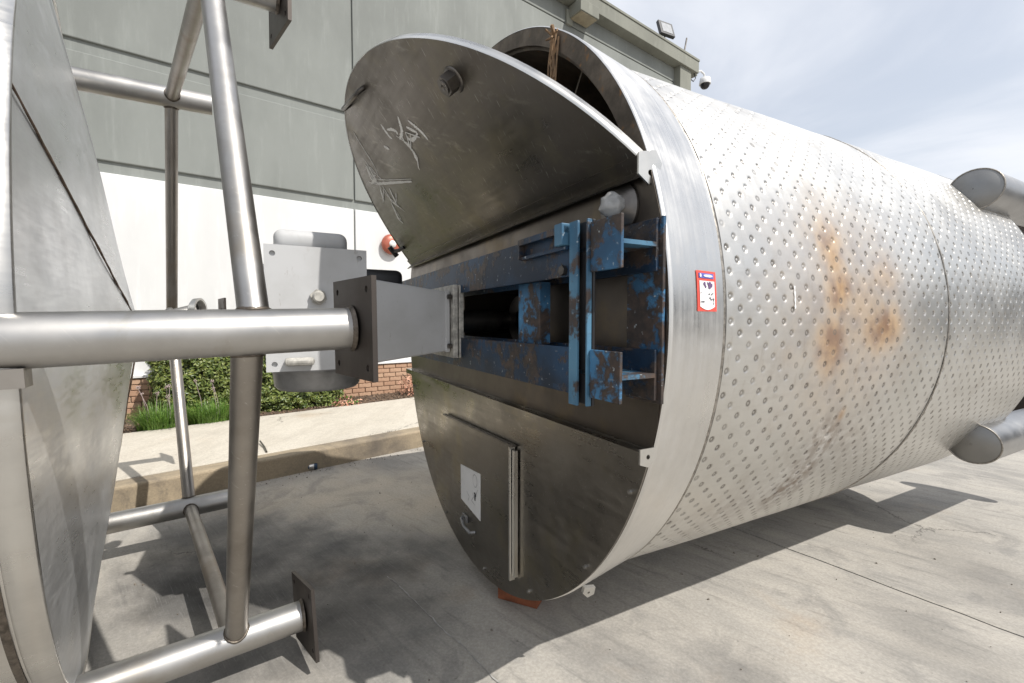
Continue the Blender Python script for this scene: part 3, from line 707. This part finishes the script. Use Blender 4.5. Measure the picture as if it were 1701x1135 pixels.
T(nz, 'hex_plug', MAT['darksteel'], upp)
T(B().tube([upt(.20, .89, 0), upt(.20, .89, .026), upt(.17, .885, .04), upt(-.05, .852, .04), upt(-.085, .848, .026), upt(-.085, .848, 0)], .0105, 10), 'grab_handle', MAT['darksteel'], upp)
lt = B().tube([upt(1.10, .15, 0), upt(1.16, .155, .03), upt(1.22, .17, .045)], .014, 10); lt.tube([upt(1.22, .215, .05), upt(1.235, .13, .05)], .02, 10)
T(lt, 'swing_latch', MAT['black'], upp)
CH = [[(.02, .708), (.028, .681), (.034, .645), (.023, .629)], [(.002, .67), (-.044, .652), (-.069, .632), (-.058, .618)], [(-.181, .658), (-.151, .633), (-.127, .615), (-.099, .605), (-.043, .598)],
 [(-.08, .598), (-.067, .573), (-.078, .539), (-.076, .513), (-.051, .488), (-.04, .468)], [(-.136, .585), (-.121, .57), (-.139, .553), (-.183, .548), (-.235, .551)], [(-.184, .604), (-.207, .581), (-.234, .555)],
 [(-.237, .615), (-.252, .585), (-.268, .551), (-.274, .531), (-.275, .5)], [(.166, .643), (.131, .613)]]
CT = [[(.368, .818), (.392, .781), (.419, .726), (.445, .664), (.472, .623), (.517, .587)], [(.551, .67), (.524, .637), (.531, .606), (.517, .558), (.502, .538)]]
CK = [[(.563, .67), (.599, .634), (.631, .596)], [(.569, .675), (.659, .603), (.616, .557), (.424, .502), (.176, .429)], [(.548, .652), (.595, .582), (.714, .588)],
 [(.579, .529), (.637, .431), (.588, .367)], [(.513, .492), (.599, .403)], [(.637, .531), (.755, .465)], [(.664, .422), (.762, .325), (.75, .286)]]
cw = B(); up_ = lambda u, v: upt(u, v, .0015)
for i_, (ln_, wd_) in enumerate([(l, .017) for l in CH] + [(l, .008) for l in CT] + [(l, .017) for l in CK] + [([(a_ + random.uniform(-.05, .05), b_ + random.uniform(-.05, .05)) for a_, b_ in l], .006) for l in CK + CH[3:5]]): strokes(cw, [ln_], wd_, lambda u, v, d=.0004 + .00012 * i_: upt(u, v, d), .16)
T(cw, 'chalk_scrawl', MAT['chalk'], upp)

# ---- slot between the plates
def rect(y0, y1, z0, z1): return [(y0, z0), (y1, z0), (y1, z1), (y0, z1)]
zt = .435; hw = [(math.sqrt(1.345 ** 2 - z * z), z) for z in (-.46, -.3, 0, .3, zt)]
slot = T(B().bm(fill_plate([(-y, z) for y, z in hw] + [(y, z) for y, z in hw[::-1]], [rect(-.687, .163, -.148, .166)], .008), frame((-.003, 0, 0), (0, 1, 0), (0, 0, 1), (1, 0, 0))), 'slot_panel', MAT['slot'])
ubk = B(); ubk.box(.006, .5, -1.13, 1.13, zt - .004, zt); T(ubk, 'upper_shelf', MAT['inner'])
q = B(); q.box(.006, .55, -.702, -.688, -.16, .18).box(.006, .55, .164, .178, -.16, .18).box(.006, .55, -.687, .163, .167, .176).box(.006, .55, -.687, .163, -.158, -.149); T(q, 'shaft_recess', MAT['inner'])
sh = B().lathe([(.10, 0), (.10, .05), (.10, .05), (.50, .05)], (0, .03, .01), XA, 24); sh.lathe([(.2, .05), (.2, .13), (.2, .13), (.24, .13), (.24, .13), (.24, .05)], (0, -.12, .01), XA, 32)
T(sh, 'shaft_coupling', MAT['darksteel'])
rb = B()
for a in range(20, 180, 26):
    c, s_ = math.cos(R(a)), math.sin(R(a))
    if s_ * .5 < .1 and False: continue
    q = B().box(.18, .55, -.006, .006, .5, 1.245); q.v = [(x, y * s_ + z * c, -y * c + z * s_) for x, y, z in q.v]
    q.v = [v for v in q.v]; T(q, 'radial_rib', MAT['rim'])
T(B().lathe([(.30, .72), (.30, .78), (.30, .78), (.34, .78), (.34, .78), (.34, .72), (.34, .72), (.3, .72)], (0, 0, 0), XA, 64), 'inner_ring', MAT['rim'])
# valve stub wrapped in plastic
vl = empty('wrapped_valve', (0, 0, 0)); vl.parent = tank
vl.location = (0, 0, 0)
T(B().lathe([(-.004, .080), (-.012, .080), (-.012, .080), (-.024, .058), (-.05, .043), (-.05, .043), (-.05, 0)], (0, -1.15, .345), XA, 28), 'valve_stub', MAT['darksteel'], vl)
bm = bmesh.new(); bmesh.ops.create_icosphere(bm, subdivisions=3, radius=1)
for q in bm.verts:
    k_ = 1 + .22 * mnoise.noise(q.co * 2.3) + .1 * mnoise.noise(q.co * 6); q.co = Vector((q.co.x * .034, q.co.y * .039, q.co.z * .038)) * k_
bg_ = B().bm(bm, Matrix.Translation((-.065, -1.18, .345)), sm=True); bg_.tube([(-.065, -1.19, .315), (-.07, -1.195, .302), (-.07, -1.20, .285)], [.012, .008, .004], 6)
T(bg_, 'plastic_wrap', MAT['plastic'], vl)
# white lug under the band and fittings
lg = B().bm(fill_plate([(-.02, 0), (.03, 0), (.034, -.036), (.008, -.052), (-.02, -.03)], [circ(.006, -.026, .006, 10)], .012), frame((.10, -.86, -1.03), (.8, -.3, 0), (0, -.4, 1), (0, -1, -.4)))
T(lg, 'lifting_lug', MAT['endbright'])
T(patch_on(RS + .0022, .6535, .6625, .045, .125), 'paint_drip', MAT['paper'])
# ---- far legs
def tank_leg(ang, x0):
    c, s_ = math.cos(R(ang)), math.sin(R(ang)); o = Vector((0, -1.345 * c, 1.345 * s_)); r_ = .128; seg = 40; v = []
    for x in (0, 1):
        for k in range(seg):
            a = 2 * math.pi * k / seg; dr = math.cos(a); dt = math.sin(a)
            rad = Vector((0, -c, s_)); tan = Vector((0, s_, c))
            xx = (x0 + dr * .02) if x == 0 else 4.35
            v.append(o + rad * dr * r_ + tan * dt * r_ + Vector((xx, 0, 0)))
    q = B(); q.add(v, [(k, (k + 1) % seg, seg + (k + 1) % seg, seg + k) for k in range(seg)], True)
    q.add(v[seg:], [tuple(range(seg))]); lgo = T(q, 'leg', MAT['legcap']); cen = sum(v[:seg], Vector()) / seg; q = B(); rings_ = [[cen + (p_ - cen) * f_ + Vector((-.032 * (1 - f_ ** 2.5), 0, 0)) for p_ in v[:seg]] for f_ in (1, .97, .85, .6, .3, .02)]; q.add(sum(rings_, []), [(i * seg + k, i * seg + (k + 1) % seg, (i + 1) * seg + (k + 1) % seg, (i + 1) * seg + k) for i in range(5) for k in range(seg)], True); T(q, 'leg_end_cap', MAT['legshade'], lgo)
    T(B().tube(v[:seg] + v[:1], .005, 6, cap=False), 'weld_bead', MAT['tankweld'], lgo)
    T(B().lathe([(4.345, 0), (4.345, .24), (4.345, .24), (4.37, .24), (4.37, .24), (4.37, 0)], o, XA, 32), 'foot_flange', MAT['footplate'], lgo)
for a_, x0_ in ((38, 2.95), (-35.5, 2.98), (142, 2.95), (-144.5, 2.95)): tank_leg(a_, x0_)

# ---- blue bridge frame across the slot
brg = empty('blue_beam_frame', (*TC, 0), TROT, label='chipped blue and rusty steel beam frame bolted across the tank end', cat='beam frame')
def hbeam(z0, z1, nm):
    zc = (z0 + z1) / 2
    o = T(B().box(-.158, -.148, -1.118, 1.0, z0, z1, .002), nm, MAT['blueshade'], brg)
    T(B().box(-.158, -.148, -1.328, -1.199, z0 + .002, z1 - .002, .002), 'flange', MAT['blue'], o)
    T(B().box(-.027, -.0155, -1.322, 1.0, z0, z1, .002), 'flange', MAT['blueshade'], o)
    T(B().box(-.1475, -.0275, -1.325, 1.0, zc - .006, zc + .006), 'web', MAT['blueedge'], o)
    return o
hbeam(.139, .285, 'beam'); hbeam(-.222, -.079, 'beam')
T(B().box(-.168, -.1585, -1.150, -1.108, -.252, .298, .002), 'upright_bar', MAT['blueedge'], brg)
T(B().box(-.166, -.1495, -1.197, -1.189, -.247, .294, .002), 'upright_strip', MAT['blueedge'], brg)
T(B().box(-.1475, -.138, -1.1985, -1.1185, -.247, .294, .002), 'upright_gap_shade', MAT['black'], brg)  # black plate put in as the shade in the gap between the bars
T(B().box(-.015, -.0045, -1.336, -1.194, -.231, .290, .002), 'end_plate', MAT['blue'], brg)
T(B().box(-.12, -.075, -.860, -.700, -.083, .143, .002), 'post', MAT['blue'], brg)
T(B().box(-.182, -.1495, -1.10, -.808, .270, .290).box(-.182, -.1495, -.818, -.808, .221, .269).box(-.175, -.1585, -1.10, -.808, .219, .229), 'pocket_bracket', MAT['blueshade'], brg)
T(B().box(-.190, -.159, -1.10, -1.058, .231, .298, .003), 'lug', MAT['blueedge'], brg)
T(hexnut(B(), (-.159, -1.072, .158), (-1, 0, 0), .016, .014), 'bolt', MAT['darksteel'], brg)
T(B().box(-.07, -.028, .5, .54, -.076, .136), 'stiffener', MAT['blueshade'], brg)

# ---- gearbox on the shaft
gbx = empty('gearbox', (*TC, 0), TROT, label='grey gearbox with tapered housing standing out from the tank end', cat='gearbox')
q = B(); X0, X1 = -.70, -.20
def hs_(x): return .143 + (X1 - x) / (X1 + .58) * .045
v = [(x, sy * hs_(x), sz * hs_(x) ) for x in (X0, X1) for sy, sz in ((-1, -1), (1, -1), (1, 1), (-1, 1))]
bm = bmesh.new(); vs = [bm.verts.new(p) for p in v]
for f_ in [(0, 1, 2, 3), (4, 5, 6, 7), (0, 1, 5, 4), (1, 2, 6, 5), (2, 3, 7, 6), (3, 0, 4, 7)]: bm.faces.new([vs[i] for i in f_])
bmesh.ops.recalc_face_normals(bm, faces=bm.faces); bmesh.ops.bevel(bm, geom=bm.edges[:], offset=.008, segments=2, affect='EDGES', profile=.5)
q.bm(bm); hsg = T(q, 'tapered_housing', MAT['grey'], gbx)
T(B().box(-.225, -.203, -.152, .152, -.150, .150, .004), 'end_collar', MAT['grey'], gbx)
T(B().box(-.196, -.172, -.182, .182, -.178, .178, .004), 'flange', MAT['greyedge'], gbx)
T(B().box(-.166, -.142, -.182, .182, -.178, .178, .004), 'flange', MAT['greyedge'], gbx)
T(hexnut(hexnut(B(), (-.2, -.165, .12), (-1, 0, 0), .012, .02), (-.2, -.165, -.12), (-1, 0, 0), .012, .02), 'flange_bolt', MAT['darksteel'], gbx)
T(B().lathe([(-.14, .06), (.12, .06)], (0, 0, 0), XA, 24), 'shaft', MAT['darksteel'], gbx)
body = T(B().box(-.985, -.615, -.205, .22, -.195, .302, .012), 'gear_case', MAT['grey'], gbx)
fp = B().bm(fill_plate([(-.995, -.202), (-.605, -.202), (-.605, .305), (-.995, .305)], [circ(-.965, .27, .011, 12), circ(-.635, .27, .011, 12), circ(-.965, -.172, .011, 12), circ(-.635, -.172, .011, 12)], .012), frame((0, -.206, 0), (1, 0, 0), (0, 0, 1), (0, -1, 0)))
T(fp, 'cover_plate', MAT['grey'], body)
q = B().lathe([(0, .024), (.03, .024), (.03, .024), (.045, .018), (.045, .018), (.045, 0)], (-.80, -.218, .10), (0, -1, 0), 16)
hexnut(q, (-.80, -.218, .10), (0, -1, 0), .033, .018); T(q, 'drain_plug', MAT['greyedge'], body)
T(B().box(-.93, -.82, -.262, -.219, -.178, -.146, .012), 'handle_lug', MAT['greyedge'], body)
capb = bmesh.new(); bmesh.ops.create_cube(capb, size=1)
for q_ in capb.verts: q_.co = Vector((-.815 + q_.co.x * .29, .0 + q_.co.y * .30, .343 + q_.co.z * .084))
bmesh.ops.bevel(capb, geom=[e for e in capb.edges if all(v_.co.z > .34 for v_ in e.verts) or abs(e.verts[0].co.z - e.verts[1].co.z) > .01], offset=.035, segments=5, affect='EDGES', profile=.5)
T(B().bm(capb, sm=True), 'breather_cover', MAT['grey'], gbx)
T(B().lathe([(-.196, .2), (-.210, .2), (-.210, .2), (-.228, .185), (-.285, .18), (-.30, .165), (-.30, .165), (-.30, 0)], (-.79, .0, 0), (0, 0, 1), 40), 'motor_drum', MAT['drum'], gbx)
capb = bmesh.new(); bmesh.ops.create_cube(capb, size=1)
for q_ in capb.verts: q_.co = Vector((-.50 + q_.co.x * .2, .06 + q_.co.y * .2, .20 + q_.co.z * .10))
bmesh.ops.bevel(capb, geom=capb.edges[:], offset=.03, segments=4, affect='EDGES', profile=.5)
T(B().bm(capb, sm=True), 'terminal_box', MAT['black'], gbx)
T(B().lathe([(0, .014), (.06, .014), (.06, .014), (.06, 0)], (-.995, -.15, .22), (-1, 0, 0), 10), 'grease_nipple', MAT['bolt'], gbx)

# ---- label stuck on the plain band
stk = empty('lot_sticker', (*TC, 0), TROT, label='red and white sale sticker on the plain steel band', cat='sticker')
def band_r(x): return 1.35 + (RS + .008 - 1.35) * (x - .012) / .263
def patch(x0, x1, z0, z1, lift, fn=None, nx=6, nz=14):
    q = B(); v = []
    for i in range(nz + 1):
        for j in range(nx + 1):
            x = x0 + (x1 - x0) * j / nx; z = z0 + (z1 - z0) * i / nz
            if fn: z = fn(x, z, i / nz, j / nx)
            r_ = band_r(x) + lift; v.append((x, -math.sqrt(r_ * r_ - z * z), z))
    return q.add(v, [(i * (nx + 1) + j, i * (nx + 1) + j + 1, (i + 1) * (nx + 1) + j + 1, (i + 1) * (nx + 1) + j) for i in range(nz) for j in range(nx)], True)
SX0, SX1, SZ0, SZ1 = .128, .232, .030, .150
T(patch(SX0, SX1, SZ0, SZ1, .002), 'red_border', MAT['red'], stk)
T(patch(SX0 + .012, SX1 - .012, SZ0 + .014, SZ1 - .030, .0035, lambda x, z, i, j: z - (.010 * math.sin(j * math.pi) if i < .01 else 0)), 'white_field', MAT['paper'], stk)
T(patch(SX0 + .010, SX1 - .014, SZ1 - .022, SZ1 - .007, .0035), 'blue_strip', MAT['bluep'], stk)
def bpl(l): return lambda x, z: (x, -math.sqrt((band_r(x) + l) ** 2 - z * z), z)
T(strokes(B(), [[(SX0 + .034, SZ1 - .0145), (SX1 - .022, SZ1 - .0145)]], .0085, bpl(.005), .05), 'pale_name_line', MAT['lilac'], stk)
T(strokes(B(), [[(SX0 + .018, SZ1 - .009), (SX0 + .018, SZ1 - .020)]], .008, bpl(.005), .1), 'white_emblem', MAT['paper'], stk)
T(strokes(B(), [[(.162, .116), (.172, .100)], [(.180, .117), (.196, .098)], [(.190, .117), (.206, .104)]], .010, bpl(.005), .3), 'violet_scribble', MAT['violet'], stk)
T(strokes(B(), [[(.143, .083), (.148, .087)], [(.142, .058), (.165, .058)], [(.184, .083), (.192, .080)], [(.197, .078), (.204, .083), (.212, .084)], [(.184, .066), (.192, .072), (.198, .064), (.206, .068)], [(.211, .074), (.211, .050)], [(.206, .066), (.215, .066)]], .0028, bpl(.005), .3), 'pen_writing', MAT['ink'], stk)

# ---- timber chock and dry frond
def tank_w(x, y, z): 
    c, s_ = math.cos(TROT), math.sin(TROT); return Vector((TC[0] + c * x - s_ * y, TC[1] + s_ * x + c * y, z))
ck = B().box(-.07, .30, -.11, .11, 0, .098, .004); o = ck.build('timber_chock', MAT['wood'], label='red-brown timber chock wedged under the tank end', cat='chock'); o.location = tank_w(.165, -.22, 0.0); o.rotation_euler = (0, 0, TROT + R(38))
ck = B().box(-.12, .12, -.12, .12, 0, .155, .004); o = ck.build('timber_chock', MAT['wood'], label='timber chock under the far end of the tank', cat='chock'); o.location = tank_w(3.3, .14, 0.0); o.rotation_euler = (0, 0, TROT)
fr = B(); 
for i in range(8):
    y0 = -.775 + random.uniform(-.03, .03); z0 = 1.055 + random.uniform(-.03, .02)
    L = random.uniform(.12, .42); pts = [(random.uniform(-.035, .0), y0 + random.uniform(-.02, .02), z0 + random.uniform(0, .03))]
    for k in range(1, 6): pts.append((-.012 - .012 * random.random(), y0 + random.uniform(-.014, .014) - .0 * k, z0 - L * k / 5))
    fr.tube(pts, [.005, .004, .004, .003, .003, .002], 5)
for i in range(16):
    a = random.uniform(0, 6.28); fr.tube([(-.01, -.775, 1.07), (-.02 + random.uniform(-.02, .02), -.775 + .03 * math.cos(a), 1.075 + .03 * math.sin(a))], [.007, .003], 5)
o = fr.build('dry_frond', MAT['dry'], dz=TZ, label='dry brown frond hanging over the tank rim', cat='dead frond'); o.location = (*TC, 0); o.rotation_euler = (0, 0, TROT)

# ================================================================== LEFT VESSEL  (s along the legs, h to the near side, u up; origin at the camera height)
A2 = Vector((.8322, .5537, .0294)); H2 = Vector((.5539, -.8326, 0)); U2 = H2.cross(A2).normalized()
H2 = A2.cross(U2).normalized() * 1.0
if H2.y > 0: H2 = -H2
Oh, Ou = -2.77, -.03
VR = Vector((-2.4, 1.5, 0))
vessel = empty('legged_vessel', tuple(VR), 0, label='stainless vessel lying on its side with six braced legs and cone bottom', cat='vessel')
def LV(s, h, u): return A2 * s + H2 * h + U2 * u + Vector((0, 0, 1.45)) - VR
Oh2, Ou2, S0, MS, NS, RV, CH_ = Oh + .069, Ou + .01, -.520, .125, .021, 1.38, .235
def rim_pt(th, r_=RV, back=0.):
    h = Oh2 + r_ * math.cos(th); u = Ou2 + r_ * math.sin(th); s = S0 + MS * (h - Oh) + NS * (u - Ou)
    return LV(s, h, u) + NV * back
NV = (A2 - H2 * MS - U2 * NS).normalized()
ap = LV(S0 + CH_, Oh2, Ou2)
def V(bb, name, mat, parent=vessel, **k): return bb.build(name, mat, parent, **k)
n = 144; cone = B()
NR = 26; vs = []
for i in range(NR + 1):
    f_ = i / NR
    for k in range(n):
        th = 2 * math.pi * k / n; p = ap.lerp(rim_pt(th, RV - .012), f_)
        wv = .0035 * math.sin(th * 5 + 3 * f_) * f_ + .003 * math.sin(f_ * 9 + th * 2)
        vs.append(p + NV * (wv - .0))
cone.add(vs, [(i * n + k, i * n + (k + 1) % n, (i + 1) * n + (k + 1) % n, (i + 1) * n + k) for i in range(NR) for k in range(n)], True)
V(cone, 'cone_bottom', MAT['cone'])
ringp = [(-.002, RV - .016), (.004, RV - .012), (.006, RV - .006), (.002, RV), (-.045, RV + .002), (-.05, RV - .002), (-.055, RV - .003)]
q = B(); vs = []
for t_, r_ in ringp: vs += [rim_pt(2 * math.pi * k / n, r_, t_) for k in range(n)]
q.add(vs, [(i * n + k, i * n + (k + 1) % n, (i + 1) * n + (k + 1) % n, (i + 1) * n + k) for i in range(len(ringp) - 1) for k in range(n)], True)
V(q, 'knuckle_ring', MAT['shell'])
q = B(); vs = []
for t_, r_ in ((-.052, RV - .002), (-.10, RV - .004), (-2.7, RV - .004), (-2.75, RV - .05), (-2.95, .8), (-3.0, .01)): vs += [rim_pt(2 * math.pi * k / n, r_, t_) for k in range(n)]
q.add(vs, [(i * n + k, i * n + (k + 1) % n, (i + 1) * n + (k + 1) % n, (i + 1) * n + k) for i in range(5) for k in range(n)], True)
V(q, 'shell', MAT['shell'])
q = B(); vs = []
for t_, r_ in ((-.058, RV + .0005), (-.066, RV + .0035), (-.074, RV + .0005)): vs += [rim_pt(2 * math.pi * k / n, r_, t_) for k in range(n)]
q.add(vs, [(i * n + k, i * n + (k + 1) % n, (i + 1) * n + (k + 1) % n, (i + 1) * n + k) for i in range(2) for k in range(n)], True)
V(q, 'weld_seam', MAT['weld'])
for th in (R(24), R(144), R(-96)):
    q = B(); p0, p1 = ap, rim_pt(th, RV - .016); ln = [p0.lerp(p1, k / 30) + NV * (.003 + .002 * mnoise.noise((k * .9, th, 0))) for k in range(31)]
    q.tube(ln, [.0032 + .0016 * mnoise.noise((k * 1.7, th, 4)) for k in range(31)], 6); V(q, 'cone_seam', MAT['rustline'])
RHO, RP = 1.426, .0595
POS = {'A': (Oh + RHO, Ou)}
for nm, an in (('E', 60), ('D', 120), ('F', 180), ('C', 240), ('B', 300)): POS[nm] = (Oh + RHO * math.cos(R(an)), Ou + RHO * math.sin(R(an)))
for k_, d_ in (('E', .08), ('D', .163), ('F', .065), ('C', .09)): POS[k_] = (POS[k_][0], POS[k_][1] + d_)
END = dict(A=.335, B=.255, C=.06, D=.07, E=.285, F=.06)
XP = Vector((NV.y, -NV.x, 0)).normalized(); UP_ = XP.cross(NV).normalized()
if UP_.z < 0: UP_ = -UP_
for nm in 'ABCDEF':
    h, u = POS[nm]; s1 = END[nm]
    s0 = S0 + MS * (h - Oh) - .35
    lg = V(B().tube([LV(s0, h, u), LV(s1, h, u)], RP, 40), 'leg', MAT['pipe'])
    if nm in 'CD': continue
    c = LV(s1, h, u); rot = R(9) if nm == 'B' else R(-4) if nm == 'E' else 0
    X_ = XP * math.cos(rot) + UP_ * math.sin(rot); Y_ = UP_ * math.cos(rot) - XP * math.sin(rot)
    hw_ = .143
    V(B().bm(fill_plate([(-hw_, -hw_), (hw_, -hw_), (hw_, hw_), (-hw_, hw_)], [circ(sx * .108, sy * .108, .0095, 14) for sx in (-1, 1) for sy in (-1, 1)], .014), frame(c, X_, Y_, NV)), 'foot_plate', MAT['footplate'], lg)
    V(B().lathe([(-.012, RP - .001), (-.007, RP + .003), (-.001, RP + .007), (.001, RP + .007)], c, A2, 36), 'weld_collar', MAT['weld'], lg)
# pad where the near leg meets the shell
hA, uA = POS['A']
q = B(); q.v = []
bm = bmesh.new(); bmesh.ops.create_cube(bm, size=1)
q.bm(bm, frame(LV(-.40, hA + .012, uA - .076), A2, H2, U2) @ Matrix.Diagonal((.15, .05, .04, 1)).to_4x4()); V(q, 'leg_pad', MAT['brace'])
BR = [('A', 'E', .093, .06, .038), ('A', 'B', .075, .01, .038), ('E', 'D', .05, -.135, .034), ('D', 'F', -.135, -.25, .034), ('F', 'C', -.255, -.185, .034), ('C', 'B', -.185, .0, .034)]
for p_, q_, sp_, sq_, r_ in BR:
    a_ = LV(sp_, *POS[p_]); b_ = LV(sq_, *POS[q_]); d = (b_ - a_).normalized()
    br = V(B().tube([a_ + d * .03, b_ - d * .03], r_, 32), 'brace', MAT['pipe' if q_ == 'E' else 'brace'])
    for e_, dd in ((a_, d), (b_, -d)):
        u1 = dd.orthogonal().normalized(); u2 = dd.cross(u1); ring = []
        for k in range(41):
            an = 2 * math.pi * k / 40; o_ = (u1 * math.cos(an) + u2 * math.sin(an)) * (r_ + .001)
            op = o_ - A2 * o_.dot(A2); dp = dd - A2 * dd.dot(A2); aa, bb_, cc = dp.dot(dp), 2 * op.dot(dp), op.dot(op) - (RP + .001) ** 2
            t_ = (-bb_ + math.sqrt(max(0, bb_ * bb_ - 4 * aa * cc))) / (2 * aa); ring.append(e_ + o_ + dd * t_)
        V(B().tube(ring, [.0055 + .0018 * mnoise.noise((k * 1.3, e_.x * 9, 2)) for k in range(41)], 8, cap=False), 'weld_bead', MAT['weld'], br)
# outlet on the cone tip
q = B().tube([ap - NV * .05, LV(-.06, Oh2, Ou2 + .075)], .034, 24); q.lathe([(0, .05), (.012, .058), (.024, .058), (.024, .058), (.03, .05)], ap.lerp(LV(-.06, Oh2, Ou2 + .075), .45), A2, 24)
V(q, 'outlet_pipe', MAT['pipe'])
oc = LV(-.075, Oh2, Ou2 + .078); dO = (A2 * .9 + H2 * .45).normalized()
V(B().lathe([(0, .034), (.01, .056), (.01, .056), (.035, .058), (.035, .058), (.035, .047), (.035, .047), (.0, .045)], oc, dO, 32), 'open_ferrule', MAT['endbright'])
V(B().lathe([(.004, .045), (.003, 0)], oc, dO, 24), 'ferrule_bore', MAT['black'])

# ================================================================== YARD BEYOND THE FRAME ON THE RIGHT (seen mirrored in the jacket)
shed = empty('yard_shed', (26, 12, 0), R(12), label='low dark shed at the far right side of the yard', cat='shed')
B().box(0, 9, -16, 14, 0, 4.6, .02).build('wall', MAT['shed'], shed)
B().box(-.5, 9.4, -16.4, 14.4, 4.6, 4.85, .02).build('roof', MAT['coping'], shed)
for y in (-13, -7.5, -2, 3.5, 9): B().box(-.03, .02, y, y + 3.6, 0, 3.6).build('roller_door', MAT['legcap'], shed)
